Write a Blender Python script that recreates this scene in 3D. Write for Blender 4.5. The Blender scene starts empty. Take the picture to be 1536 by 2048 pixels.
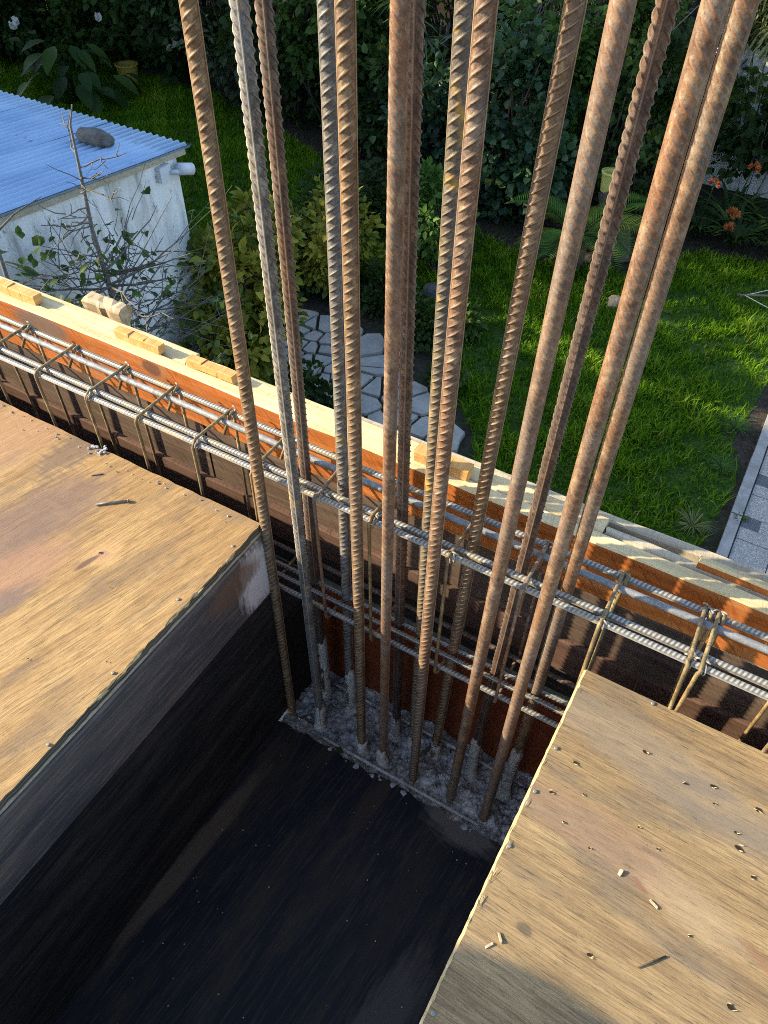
import bpy, math, random
import numpy as np
from mathutils import Matrix, Vector

SC = bpy.context.scene
COL = SC.collection
rad = math.radians

# ------------------------------------------------------------------ camera
cam_d = bpy.data.cameras.new("camera")
cam = bpy.data.objects.new("camera", cam_d)
COL.objects.link(cam)
cam_d.sensor_fit = 'VERTICAL'
cam_d.sensor_height = 24.0
cam_d.lens = 1523.0 / 2048.0 * 24.0
cam_d.clip_start = 0.05
cam_d.clip_end = 500.0
Rw = ((0.86269056, 0.50561991, 0.01065358),
      (-0.37640919, 0.62787682, 0.68123918),
      (0.33775896, -0.59170872, 0.73198339))          # world -> camera
cm = Matrix(Rw).transposed().to_4x4()
cm.translation = (0.0, 0.0, 1.04)
cam.matrix_world = cm
SC.camera = cam

# ------------------------------------------------------------------ light
SUN = Vector((1.0, 0.45, -0.55)).normalized()        # the way the light travels
elev = math.asin(-SUN.z)
w = bpy.data.worlds.new("World")
SC.world = w
w.use_nodes = True
nt = w.node_tree
nt.nodes.clear()
sky = nt.nodes.new('ShaderNodeTexSky')
sky.sky_type = 'NISHITA'
sky.sun_disc = False
sky.sun_elevation = elev
sky.sun_rotation = math.atan2(-SUN.x, -SUN.y)
bg = nt.nodes.new('ShaderNodeBackground')
bg.inputs[1].default_value = 0.15
wo = nt.nodes.new('ShaderNodeOutputWorld')
nt.links.new(sky.outputs[0], bg.inputs[0])
nt.links.new(bg.outputs[0], wo.inputs[0])
sd = bpy.data.lights.new("sun", 'SUN')
sd.energy = 4.3
sd.angle = rad(0.53)
sd.color = (1.0, 0.86, 0.61)
so = bpy.data.objects.new("sun", sd)
COL.objects.link(so)
so.rotation_euler = SUN.to_track_quat('-Z', 'Y').to_euler()
so.location = (-8, -4, 8)
SC.cycles.use_denoising = False
SC.cycles.filter_width = 1.0
SC.view_settings.view_transform = 'Standard'
SC.view_settings.look = 'None'
SC.view_settings.exposure = 1.40
SC.view_settings.gamma = 1.0
SC.view_settings.use_curve_mapping = False

# ------------------------------------------------------------------ helpers
rng = np.random.default_rng(7)


class MB:
    """collects vertices and faces for ONE mesh"""
    def __init__(s):
        s.v = []; s.f = []; s.m = []; s.n = 0

    def add(s, V, F, mi=0):
        V = np.asarray(V, float)
        s.v.append(V)
        for k, f in enumerate(F):
            s.f.append([int(i) + s.n for i in f])
            s.m.append(mi if isinstance(mi, int) else mi[k])
        s.n += len(V)

    def box(s, lo, hi, mi=0, R=None, c=None):
        x0, y0, z0 = lo; x1, y1, z1 = hi
        V = np.array([(x0, y0, z0), (x1, y0, z0), (x1, y1, z0), (x0, y1, z0), (x0, y0, z1), (x1, y0, z1), (x1, y1, z1), (x0, y1, z1)], float)
        if R is not None:
            V = V @ np.array(R).T
        if c is not None:
            V = V + np.array(c)
        s.add(V, [(0, 3, 2, 1), (4, 5, 6, 7), (0, 1, 5, 4), (1, 2, 6, 5), (2, 3, 7, 6), (3, 0, 4, 7)], mi)

    def tube(s, pts, r, seg=8, mi=0, cap=True):
        P = np.asarray(pts, float)
        n = len(P)
        r = np.full(n, r, float) if np.isscalar(r) else np.asarray(r, float)
        T = np.gradient(P, axis=0)
        T /= np.linalg.norm(T, axis=1)[:, None] + 1e-12
        up = np.array((0.0, 0, 1)) if abs(T[0][2]) < 0.9 else np.array((1.0, 0, 0))
        V = []
        u = np.cross(T[0], up); u /= np.linalg.norm(u)
        a = np.arange(seg) * 2 * math.pi / seg
        for i in range(n):
            u = u - T[i] * np.dot(u, T[i]); u /= np.linalg.norm(u) + 1e-12
            b = np.cross(T[i], u)
            V.append(P[i] + r[i] * (np.cos(a)[:, None] * u + np.sin(a)[:, None] * b))
        V = np.concatenate(V)
        F = []
        for i in range(n - 1):
            for j in range(seg):
                k = (j + 1) % seg
                F.append((i * seg + j, i * seg + k, (i + 1) * seg + k, (i + 1) * seg + j))
        if cap:
            F.append(tuple(range(seg - 1, -1, -1)))
            F.append(tuple((n - 1) * seg + j for j in range(seg)))
        s.add(V, F, mi)

    def build(s, name, mats, parent=None, smooth=False, loc=None):
        V = np.concatenate(s.v) if s.v else np.zeros((0, 3))
        return mesh_obj(name, V, s.f, mats, parent, smooth, s.m, loc)


def world_of(o):
    p = np.zeros(3)
    while o is not None:
        p = p + np.array(o.location); o = o.parent
    return p


def mesh_obj(name, V, F, mats, parent=None, smooth=False, midx=None, loc=None, tone=None):
    """V in world coordinates; parents are unrotated, so only their location is taken off"""
    V = np.asarray(V, float)
    base = world_of(parent)
    if parent is None and loc is None:
        lo, hi = V.min(0), V.max(0)
        loc = ((lo[0] + hi[0]) / 2, (lo[1] + hi[1]) / 2, lo[2])
    l = np.zeros(3) if loc is None else np.array(loc, float) - base
    V = V - base - l
    me = bpy.data.meshes.new(name)
    if isinstance(F, np.ndarray):
        nf, k = F.shape
        me.vertices.add(len(V)); me.vertices.foreach_set("co", V.astype(np.float32).ravel())
        me.loops.add(nf * k); me.loops.foreach_set("vertex_index", F.astype(np.int32).ravel())
        me.polygons.add(nf)
        me.polygons.foreach_set("loop_start", np.arange(0, nf * k, k, dtype=np.int32))
        me.update(calc_edges=True)
    else:
        me.from_pydata(V.tolist(), [], F)
    if not isinstance(mats, (list, tuple)):
        mats = [mats]
    for m in mats:
        me.materials.append(m)
    if midx is not None and any(midx):
        me.polygons.foreach_set("material_index", np.array(midx, dtype=np.int32))
    if smooth:
        me.polygons.foreach_set("use_smooth", np.ones(len(me.polygons), dtype=bool))
    if tone is not None:
        at = me.attributes.new("tone", 'FLOAT', 'FACE')
        at.data.foreach_set("value", np.asarray(tone, np.float32))
    me.update()
    o = bpy.data.objects.new(name, me)
    COL.objects.link(o)
    o.parent = parent
    o.location = l
    return o


def tag(o, label=None, cat=None, group=None, kind=None):
    if label: o['label'] = label
    if cat: o['category'] = cat
    if group: o['group'] = group
    if kind: o['kind'] = kind
    return o


def thing(name, label, cat, loc, group=None):
    o = bpy.data.objects.new(name, None)
    COL.objects.link(o)
    o.location = loc
    o.empty_display_size = 0.1
    return tag(o, label, cat, group)


def inst(src, name, parent, loc):
    """a part that shares the mesh data of another"""
    o = src.copy()
    o.name = name
    COL.objects.link(o)
    o.parent = parent
    o.location = np.array(loc, float) - world_of(parent)
    return o


# ------------------------------------------------------------------ materials
class NB:
    def __init__(s, name):
        s.mat = bpy.data.materials.new(name)
        s.mat.use_nodes = True
        s.t = s.mat.node_tree
        s.t.nodes.clear()
        s.out = s.t.nodes.new('ShaderNodeOutputMaterial')
        s.b = s.t.nodes.new('ShaderNodeBsdfPrincipled')
        s.t.links.new(s.b.outputs[0], s.out.inputs[0])
        s.b.inputs['Roughness'].default_value = 0.75
        s.b.inputs['Specular IOR Level'].default_value = 0.3
        s.tc = s.t.nodes.new('ShaderNodeTexCoord')
        s.obj = s.tc.outputs['Object']

    def n(s, typ, **kw):
        nd = s.t.nodes.new(typ)
        for k, v in kw.items():
            setattr(nd, k, v)
        return nd

    def L(s, a, b):
        s.t.links.new(a, b)

    def geo_pos(s):
        return s.n('ShaderNodeNewGeometry').outputs['Position']

    def mp(s, vec, scale=(1, 1, 1), rot=(0, 0, 0), loc=(0, 0, 0)):
        m = s.n('ShaderNodeMapping')
        s.L(vec, m.inputs[0])
        m.inputs['Location'].default_value = loc
        m.inputs['Rotation'].default_value = rot
        m.inputs['Scale'].default_value = scale
        return m.outputs[0]

    def noise(s, vec, scale=5, detail=4, rough=0.55, dist=0.0):
        m = s.n('ShaderNodeTexNoise')
        s.L(vec, m.inputs['Vector'])
        m.inputs['Scale'].default_value = scale
        m.inputs['Detail'].default_value = detail
        m.inputs['Roughness'].default_value = rough
        m.inputs['Distortion'].default_value = dist
        return m.outputs['Fac']

    def vor(s, vec, scale=5, feature='F1', out='Distance', rnd=1.0):
        m = s.n('ShaderNodeTexVoronoi', feature=feature)
        s.L(vec, m.inputs['Vector'])
        m.inputs['Scale'].default_value = scale
        m.inputs['Randomness'].default_value = rnd
        return m.outputs[out]

    def ramp(s, fac, stops, interp='LINEAR'):
        r = s.n('ShaderNodeValToRGB')
        r.color_ramp.interpolation = interp
        el = r.color_ramp.elements
        while len(el) < len(stops):
            el.new(0.5)
        for e, (p, c) in zip(el, stops):
            e.position = p
            e.color = (c, c, c, 1) if np.isscalar(c) else (*c, 1)
        s.L(fac, r.inputs[0])
        return r.outputs[0]

    def mix(s, fac, a, b, mode='MIX'):
        m = s.n('ShaderNodeMix', data_type='RGBA', blend_type=mode)
        for sock, v in ((m.inputs[0], fac), (m.inputs[6], a), (m.inputs[7], b)):
            if isinstance(v, (int, float)):
                sock.default_value = v
            elif isinstance(v, tuple):
                sock.default_value = (*v, 1)
            else:
                s.L(v, sock)
        return m.outputs[2]

    def math(s, op, a, b=None, clamp=False):
        m = s.n('ShaderNodeMath', operation=op, use_clamp=clamp)
        for i, v in enumerate((a, b)):
            if v is None: continue
            if isinstance(v, (int, float)): m.inputs[i].default_value = v
            else: s.L(v, m.inputs[i])
        return m.outputs[0]

    def spot(s, vec, c, radius, stretch=(1, 1, 1), ang=0.0, warp=0.0, wscale=20, soft=0.4):
        """1 inside a ragged stain of the surface's own, 0 outside"""
        v = s.mp(vec, loc=tuple(-x for x in c))
        v = s.mp(v, rot=(0, 0, -ang))
        v = s.mp(v, scale=stretch)
        ln = s.n('ShaderNodeVectorMath', operation='LENGTH')
        s.L(v, ln.inputs[0])
        d = ln.outputs['Value']
        if warp:
            nz = s.noise(s.mp(s.mp(vec, rot=(0, 0, -ang)), scale=(1, 5, 1)), wscale, 4)
            d = s.math('ADD', d, s.math('MULTIPLY', s.math('SUBTRACT', nz, 0.5), warp))
        return s.ramp(s.math('DIVIDE', d, radius), [(1 - soft, 1.0), (1.0, 0.0)])

    def col(s, c):
        if isinstance(c, tuple): s.b.inputs['Base Color'].default_value = (*c, 1)
        else: s.L(c, s.b.inputs['Base Color'])

    def rough(s, r):
        if isinstance(r, (int, float)): s.b.inputs['Roughness'].default_value = r
        else: s.L(r, s.b.inputs['Roughness'])

    def spec(s, v): s.b.inputs['Specular IOR Level'].default_value = v
    def metal(s, v):
        if isinstance(v, (int, float)): s.b.inputs['Metallic'].default_value = v
        else: s.L(v, s.b.inputs['Metallic'])

    def bump(s, h, strength=0.3, dist=0.002):
        b = s.n('ShaderNodeBump')
        b.inputs['Strength'].default_value = strength
        b.inputs['Distance'].default_value = dist
        s.L(h, b.inputs['Height'])
        s.L(b.outputs[0], s.b.inputs['Normal'])

    def orand(s):
        return s.n('ShaderNodeObjectInfo').outputs['Random']


def plywood(name, ang, pale, mid, dark, grey, streak=1.0, stains=(), rough=0.72, seed=0.0, knots=()):
    """veneer with its grain at the angle ang from world X"""
    m = NB(name)
    p = m.geo_pos()
    q = m.mp(p, rot=(0, 0, -ang))
    q = m.mp(q, loc=(seed, seed * 1.7, 0))
    wv = m.noise(m.mp(q, scale=(1.2, 5, 1)), 2.0, 3)
    # bend the grain a little
    cmb = m.n('ShaderNodeCombineXYZ')
    m.L(m.math('MULTIPLY', m.math('SUBTRACT', wv, 0.5), 0.022), cmb.inputs[1])
    va = m.n('ShaderNodeVectorMath', operation='ADD')
    m.L(q, va.inputs[0]); m.L(cmb.outputs[0], va.inputs[1])
    q = va.outputs[0]
    broad = m.noise(m.mp(q, scale=(1.6, 9, 1)), 2.2, 5, 0.6)
    fine = m.noise(m.mp(q, scale=(9, 260, 1)), 2.0, 6, 0.75)
    pores = m.noise(m.mp(q, scale=(20, 520, 1)), 1.3, 3, 0.65)
    med = m.noise(m.mp(q, scale=(3, 62, 1), loc=(4, 9, 0)), 2.0, 4, 0.6)
    c = m.ramp(m.math('ADD', m.math('MULTIPLY', broad, .6), m.math('MULTIPLY', med, .4)), [(0.34, dark), (0.5, mid), (0.64, pale)])
    c = m.mix(m.math('MULTIPLY', m.ramp(med, [(0.34, 1.0), (0.46, 0.0)]), 0.5 * streak), c, tuple(x * 0.62 for x in dark))
    c = m.mix(m.math('MULTIPLY', m.ramp(fine, [(0.40, 1.0), (0.50, 0.0)]), 0.75 * streak), c, tuple(x * 0.42 for x in mid))
    c = m.mix(m.math('MULTIPLY', m.ramp(fine, [(0.54, 0.0), (0.72, 1.0)]), 0.5), c, tuple(min(1, x * 1.22) for x in pale))
    blot = m.noise(m.mp(q, scale=(1.3, 4.2, 1)), 3.1, 5, 0.6)
    c = m.mix(m.math('MULTIPLY', m.ramp(blot, [(0.50, 0.0), (0.66, 1.0)]), 0.7), c, grey)
    pm = m.ramp(pores, [(0.33, 1.0), (0.40, 0.0)])
    c = m.mix(m.math('MULTIPLY', pm, 0.75), c, tuple(x * 0.22 for x in mid))
    for (cen, r, st, a, colr, amt, warp) in stains:
        f = m.spot(p, cen, r, st, a, warp)
        c = m.mix(m.math('MULTIPLY', f, amt), c, colr)
    m.col(c)
    m.rough(rough)
    h = m.math('ADD', m.math('MULTIPLY', fine, 0.8), m.math('MULTIPLY', pm, -0.6))
    m.bump(h, 0.55, 0.0016)
    return m


M = {}

# tan panel beside the blue shed
PA = rad(75.5)
M['ply_a'] = plywood('tan_veneer', PA, (0.465, 0.312, 0.138), (0.35, 0.218, 0.092), (0.24, 0.142, 0.062), (0.15, 0.108, 0.075), stains=[
    ((-1.02, 0.50, 0), 0.13, (0.7, 1.6, 1), PA, (0.16, 0.105, 0.085), 0.75, 0.10),
    ((-1.25, 0.62, 0), 0.15, (0.8, 1.3, 1), PA, (0.34, 0.195, 0.115), 0.55, 0.08),
    ((-0.96, 0.36, 0), 0.10, (0.6, 1.5, 1), PA, (0.30, 0.165, 0.105), 0.7, 0.08),
    ((-0.93, 0.30, 0), 0.06, (0.5, 1.8, 1), PA, (0.13, 0.10, 0.095), 0.6, 0.06),
    ((-1.10, 0.70, 0), 0.05, (0.9, 0.35, 1), 0, (0.14, 0.10, 0.075), 0.7, 0.08),
    ((-0.75, 0.69, 0), 0.03, (0.3, 1.4, 1), 0, (0.22, 0.15, 0.09), 0.5, 0.05),
    ((-0.853, 0.499, 0), 0.034, (0.8, 1.15, 1), PA, (0.47, 0.30, 0.14), 0.7, 0.03),
    ((-0.853, 0.497, 0), 0.012, (1, 1, 1), 0, (0.33, 0.19, 0.13), 0.7, 0.014),
    ((-0.865, 0.470, 0), 0.016, (0.5, 2.2, 1), PA, (0.10, 0.06, 0.045), 0.85, 0.012),
]).mat
M['ply_b'] = plywood('tan_brown_veneer', rad(-2.0), (0.375, 0.265, 0.132), (0.27, 0.185, 0.092), (0.185, 0.124, 0.065), (0.13, 0.108, 0.084), streak=0.8, seed=3.3, stains=[
    ((0.165, 0.616, 0), 0.045, (0.7, 3.2, 1), rad(8), (0.13, 0.10, 0.08), 0.75, 0.03),
    ((0.20, 0.45, 0), 0.06, (0.7, 1.8, 1), rad(-15), (0.37, 0.275, 0.165), 0.5, 0.07),
    ((0.10, 0.62, 0), 0.16, (0.6, 3.0, 1), rad(-12), (0.20, 0.165, 0.125), 0.6, 0.08),
    ((0.06, 0.48, 0), 0.10, (0.6, 2.4, 1), rad(-6), (0.27, 0.165, 0.105), 0.4, 0.08),
    ((0.135, 0.444, 0), 0.007, (0.45, 1.7, 1), rad(-28), (0.20, 0.085, 0.06), 0.6, 0.006),
    ((0.028, 0.322, 0), 0.010, (0.8, 1.3, 1), 0, (0.06, 0.05, 0.04), 0.6, 0.022),
    ((0.30, 0.43, 0), 0.03, (0.6, 3, 1), rad(-25), (0.24, 0.13, 0.07), 0.6, 0.01),
]).mat


def darkply(name, ang, c0, c1, c2, stains=(), vertical=False, rough=0.55, lam=0, lamcol=(0.15, 0.12, 0.085)):
    m = NB(name)
    p = m.geo_pos()
    if vertical:                                      # a board face in the YZ plane, grain along Y
        q = m.mp(p, rot=(0, rad(90), 0)); q = m.mp(q, rot=(0, 0, rad(-90)))
    else:
        q = m.mp(p, rot=(0, 0, -ang))
    broad = m.noise(m.mp(q, scale=(2, 9, 9)), 2.0, 5, 0.6)
    fine = m.noise(m.mp(q, scale=(6, 120, 120)), 2.0, 4, 0.6)
    c = m.ramp(broad, [(0.40, c0), (0.52, c1), (0.66, c2)])
    c = m.mix(m.math('MULTIPLY', m.ramp(fine, [(0.50, 0.0), (0.64, 1.0)]), 0.5), c, tuple(x * 1.8 for x in c2))
    for (cen, r, st, a, colr, amt, warp) in stains:
        c = m.mix(m.math('MULTIPLY', m.spot(p, cen, r, st, a, warp), amt), c, colr)
    scr = m.noise(m.mp(q, scale=(8, 300, 300)), 1.0, 2, 0.5)
    c = m.mix(m.math('MULTIPLY', m.ramp(scr, [(0.70, 0.0), (0.76, 1.0)]), 0.35), c, (0.16, 0.13, 0.10))
    if lam:
        sx = m.n('ShaderNodeSeparateXYZ'); m.L(p, sx.inputs[0])
        fr = m.math('FRACT', m.math('ADD', m.math('DIVIDE', sx.outputs[2], lam), m.math('MULTIPLY', broad, .35)))
        c = m.mix(m.ramp(fr, [(0.42, 0.0), (0.5, 1.0), (0.92, 1.0), (1.0, 0.0)]), c, lamcol)
    m.col(c); m.rough(rough); m.spec(0.25)
    m.bump(fine, 0.3, 0.001)
    return m


FG = rad(86)
M['film_floor'] = darkply('dark_navy_film', FG, (0.007, 0.0075, 0.012), (0.013, 0.012, 0.014), (0.036, 0.026, 0.018), stains=[
    ((-0.16, 0.655, -0.68), 0.085, (0.8, 1.5, 1), rad(-8), (0.13, 0.112, 0.092), 0.9, 0.08),
    ((-0.36, 0.60, -0.68), 0.06, (0.5, 2.2, 1), FG, (0.055, 0.035, 0.022), 0.6, 0.05),
    ((-0.635, 0.32, -0.68), 0.14, (0.5, 5.0, 1), FG, (0.10, 0.07, 0.045), 0.85, 0.09),
    ((-0.13, 0.20, -0.68), 0.13, (0.6, 2.2, 1), FG, (0.085, 0.07, 0.058), 0.8, 0.10),
    ((-0.20, 0.45, -0.68), 0.10, (0.5, 2.6, 1), FG, (0.030, 0.022, 0.016), 0.6, 0.08)]).mat
M['side_top'] = darkply('dark_brown_board', 0, (0.070, 0.062, 0.060), (0.095, 0.080, 0.073), (0.14, 0.105, 0.085), vertical=True, stains=[
    ((-0.657, 0.665, -0.12), 0.062, (1, 1, 0.6), 0, (0.72, 0.66, 0.62), 0.9, 0.06),
    ((-0.657, 0.60, -0.08), 0.055, (1, 0.6, 1.2), 0, (0.17, 0.095, 0.06), 0.8, 0.05)]).mat
M['side_low'] = darkply('black_film_board', 0, (0.012, 0.012, 0.013), (0.021, 0.019, 0.018), (0.042, 0.036, 0.031), vertical=True).mat
M['ply_edge'] = darkply('grey_green_ply_edge', 0, (0.035, 0.040, 0.036), (0.05, 0.052, 0.046), (0.10, 0.085, 0.065), vertical=True, rough=0.8, lam=.0072).mat


def sawn(name, cols, mark=0.5, axis='x', rough=0.8, dirt=None, dscale=6.0, hatch=40, bs=0.6, stains=()):
    """rough sawn timber, grain along the axis and saw marks across it"""
    m = NB(name)
    p = m.geo_pos()
    sc = (3, 60, 60) if axis == 'x' else (60, 3, 60)
    g = m.noise(m.mp(p, scale=sc), 1.5, 5, 0.6, 0.6)
    b = m.noise(m.mp(p, scale=(2.5, 10, 10)), 2.0, 4)
    c = m.ramp(g, [(0.3, cols[0]), (0.5, cols[1]), (0.72, cols[2])])
    c = m.mix(m.ramp(b, [(0.35, 0.5), (0.65, 0.0)]), c, cols[0])
    mk = m.noise(m.mp(m.mp(p, rot=(0, rad(38), 0)), scale=(160, 20, 14)), 1.6, 3, 0.6)
    c = m.mix(m.math('MULTIPLY', m.ramp(mk, [(0.30, 1.0), (0.46, 0.0)]), mark), c, tuple(x * 0.3 for x in cols[0]))
    if dirt:
        d = m.noise(p, dscale, 5, 0.65)
        c = m.mix(m.math('MULTIPLY', m.ramp(d, [(0.56, 0.0), (0.68, 1.0)]), 0.75), c, dirt)
    for (cen, r, st, a, colr, amt, warp) in stains:
        c = m.mix(m.math('MULTIPLY', m.spot(p, cen, r, st, a, warp), amt), c, colr)
    m.col(c); m.rough(rough); m.spec(0.2)
    m.bump(m.math('ADD', g, m.math('MULTIPLY', mk, 0.8)), bs, 0.0015)
    return m.mat


M['orange_board'] = sawn('orange_stained_board', [(0.30, 0.085, 0.018), (0.44, 0.135, 0.030), (0.54, 0.20, 0.055)], 0.55, dirt=(0.30, 0.17, 0.085), dscale=5, stains=[
    ((-1.37, 0.866, 0.085), 0.055, (0.6, 1, 1.2), 0, (0.13, 0.10, 0.085), 0.85, 0.05),
    ((-1.05, 0.866, 0.095), 0.02, (0.7, 1, 1), 0, (0.10, 0.05, 0.04), 0.8, 0.02)])
M['grey_board'] = sawn('grey_brown_board', [(0.085, 0.055, 0.040), (0.13, 0.088, 0.062), (0.19, 0.135, 0.10)], 0.55)
M['pink_board'] = sawn('reddish_rough_board', [(0.085, 0.047, 0.033), (0.125, 0.070, 0.050), (0.175, 0.105, 0.078)], 0.7)
M['pine'] = sawn('pale_pine', [(0.52, 0.38, 0.19), (0.68, 0.54, 0.30), (0.77, 0.65, 0.42)], 0.22, dirt=(0.42, 0.29, 0.15), dscale=9, bs=0.8)
M['pine_grey'] = sawn('weathered_pine', [(0.33, 0.28, 0.20), (0.46, 0.39, 0.28), (0.58, 0.50, 0.36)], 0.3, dirt=(0.27, 0.22, 0.16))
M['orange_block'] = sawn('orange_pine_block', [(0.46, 0.24, 0.075), (0.58, 0.33, 0.12), (0.66, 0.42, 0.18)], 0.2, axis='y')
M['red_ply'] = sawn('red_brown_form_ply', [(0.13, 0.028, 0.010), (0.20, 0.045, 0.014), (0.26, 0.065, 0.02)], 0.12, axis='y', rough=0.5)
M['black_wood'] = sawn('dark_wet_board', [(0.020, 0.017, 0.015), (0.035, 0.028, 0.024), (0.06, 0.048, 0.04)], 0.3)
M['bark'] = sawn('grey_brown_bark', [(0.05, 0.037, 0.028), (0.10, 0.078, 0.06), (0.16, 0.125, 0.095)], 0.3, bs=1.0)
M['twig'] = sawn('grey_twig_bark', [(0.09, 0.082, 0.07), (0.16, 0.145, 0.125), (0.25, 0.23, 0.20)], 0.2)
M['pole_wood'] = sawn('round_pole_wood', [(0.30, 0.21, 0.12), (0.47, 0.36, 0.22), (0.60, 0.48, 0.32)], 0.35)


def rust_mat(name, base, orange, grey, pale, grey_amt, yellow=0.0, ribcol=None, ribamt=0.75):
    base, orange, grey = (tuple(x * 0.82 for x in q) for q in (base, orange, grey))
    pale = tuple(x * 0.9 for x in pale)
    m = NB(name)
    r = m.orand()
    cmb = m.n('ShaderNodeCombineXYZ')
    m.L(m.math('MULTIPLY', r, 37.0), cmb.inputs[0]); m.L(m.math('MULTIPLY', r, 11.0), cmb.inputs[2])
    va = m.n('ShaderNodeVectorMath', operation='ADD')
    m.L(m.obj, va.inputs[0]); m.L(cmb.outputs[0], va.inputs[1])
    p = va.outputs[0]
    a = m.noise(m.mp(p, scale=(1, 1, 0.35)), 26, 5, 0.65)
    b = m.noise(m.mp(p, scale=(1, 1, 0.6)), 75, 5, 0.7)
    s = m.noise(p, 420, 3, 0.6)
    big = m.noise(m.mp(p, scale=(1, 1, 0.3)), 7, 3, 0.5)
    c = m.ramp(b, [(0.34, tuple(x * 0.5 for x in base)), (0.5, base), (0.64, pale)])
    c = m.mix(m.ramp(a, [(0.50, 0.0), (0.64, 0.55)]), c, orange)
    c = m.mix(m.math('MULTIPLY', m.ramp(a, [(0.36, 1.0), (0.48, 0.0)]), grey_amt), c, grey)
    c = m.mix(m.math('MULTIPLY', m.ramp(big, [(0.50, 0.0), (0.60, 1.0)]), 0.45 * grey_amt + .1), c, grey)
    c = m.mix(m.math('MULTIPLY', m.ramp(s, [(0.58, 0.0), (0.70, 1.0)]), 0.45), c, tuple(min(1, x * 1.3) for x in pale))
    c = m.mix(m.math('MULTIPLY', m.ramp(s, [(0.34, 1.0), (0.44, 0.0)]), 0.6), c, tuple(x * 0.38 for x in base))
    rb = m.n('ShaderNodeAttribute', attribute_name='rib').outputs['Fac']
    foot = m.ramp(rb, [(0.0, 0.0), (0.06, 1.0), (0.22, 1.0), (0.40, 0.0)])  # grime and contact shade round the rib feet, painted dark into the colour
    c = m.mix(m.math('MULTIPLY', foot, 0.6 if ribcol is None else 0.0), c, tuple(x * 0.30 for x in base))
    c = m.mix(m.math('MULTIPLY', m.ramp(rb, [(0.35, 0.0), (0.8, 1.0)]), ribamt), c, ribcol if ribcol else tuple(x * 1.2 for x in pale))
    if yellow:
        y = m.noise(m.mp(p, scale=(1, 1, 0.7), loc=(5, 5, 5)), 34, 3, 0.5)
        c = m.mix(m.math('MULTIPLY', m.ramp(y, [(0.60, 0.0), (0.70, 1.0)]), yellow), c, (0.50, 0.30, 0.05))
    m.col(c); m.rough(m.ramp(b, [(0.3, 0.7), (0.7, 0.5)])); m.spec(0.4); m.metal(0.15)
    m.bump(m.math('ADD', b, m.math('MULTIPLY', s, 0.6)), 0.5, 0.0008)
    return m.mat


BR = (0.185, 0.105, 0.064); OR = (0.29, 0.135, 0.058); GY = (0.215, 0.19, 0.165); PL = (0.345, 0.24, 0.15)
M['rust'] = rust_mat('rusty_brown_steel', BR, OR, GY, PL, 0.5)
M['rust_ochre'] = rust_mat('ochre_rusty_steel', (0.205, 0.122, 0.066), (0.28, 0.145, 0.055), (0.18, 0.14, 0.115), (0.36, 0.25, 0.14), 0.5)
M['rust_grey'] = rust_mat('grey_weathered_steel', (0.155, 0.135, 0.115), (0.20, 0.13, 0.08), (0.20, 0.20, 0.20), (0.33, 0.30, 0.25), 0.9, 0.35)
M['rust_yellow'] = rust_mat('yellow_spotted_steel', (0.18, 0.135, 0.09), (0.26, 0.155, 0.065), (0.14, 0.13, 0.125), (0.36, 0.28, 0.17), 0.7, 0.7)
M['rust_dark'] = rust_mat('dark_rusty_steel', (0.110, 0.066, 0.047), (0.18, 0.088, 0.042), (0.11, 0.10, 0.095), (0.20, 0.14, 0.10), 0.5)
M['rust_red'] = rust_mat('reddish_rusty_steel', (0.205, 0.122, 0.076), (0.29, 0.13, 0.055), (0.24, 0.205, 0.17), (0.32, 0.228, 0.14), 0.55, 0.0, (0.27, 0.115, 0.05), 0.6)
M['rust_worn'] = rust_mat('worn_rusty_steel', (0.185, 0.115, 0.075), (0.30, 0.135, 0.055), (0.24, 0.21, 0.18), (0.31, 0.222, 0.138), 0.5, 0.0, (0.25, 0.118, 0.052), 0.6)
m = NB('new_grey_bar_steel')
p = m.geo_pos()
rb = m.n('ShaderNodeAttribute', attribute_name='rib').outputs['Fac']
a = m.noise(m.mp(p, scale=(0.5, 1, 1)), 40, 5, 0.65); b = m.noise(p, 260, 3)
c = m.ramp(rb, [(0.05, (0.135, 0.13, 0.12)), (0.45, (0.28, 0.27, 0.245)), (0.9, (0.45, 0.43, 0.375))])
c = m.mix(m.math('MULTIPLY', m.ramp(a, [(0.52, 0.0), (0.64, 1.0)]), 0.5), c, (0.40, 0.29, 0.12))
c = m.mix(m.math('MULTIPLY', m.ramp(b, [(0.55, 0.0), (0.68, 1.0)]), 0.3), c, (0.50, 0.49, 0.46))
m.col(c); m.rough(0.5); m.metal(0.35); m.spec(0.5); M['cage_bar'] = m.mat
M['smooth_bar'] = rust_mat('smooth_grey_bar_steel', (0.31, 0.31, 0.305), (0.30, 0.275, 0.24), (0.21, 0.22, 0.235), (0.42, 0.415, 0.40), 0.8)
M['stirrup'] = rust_mat('yellow_rusty_wire', (0.24, 0.165, 0.07), (0.28, 0.14, 0.05), (0.17, 0.13, 0.09), (0.40, 0.30, 0.14), 0.5)
M['tie'] = rust_mat('tie_wire_steel', (0.35, 0.30, 0.24), (0.3, 0.16, 0.07), (0.30, 0.28, 0.26), (0.55, 0.5, 0.42), 0.4)
m = NB('nail_steel'); m.col((0.26, 0.25, 0.235)); m.metal(0.4); m.rough(0.45); M['nail'] = m.mat

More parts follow.
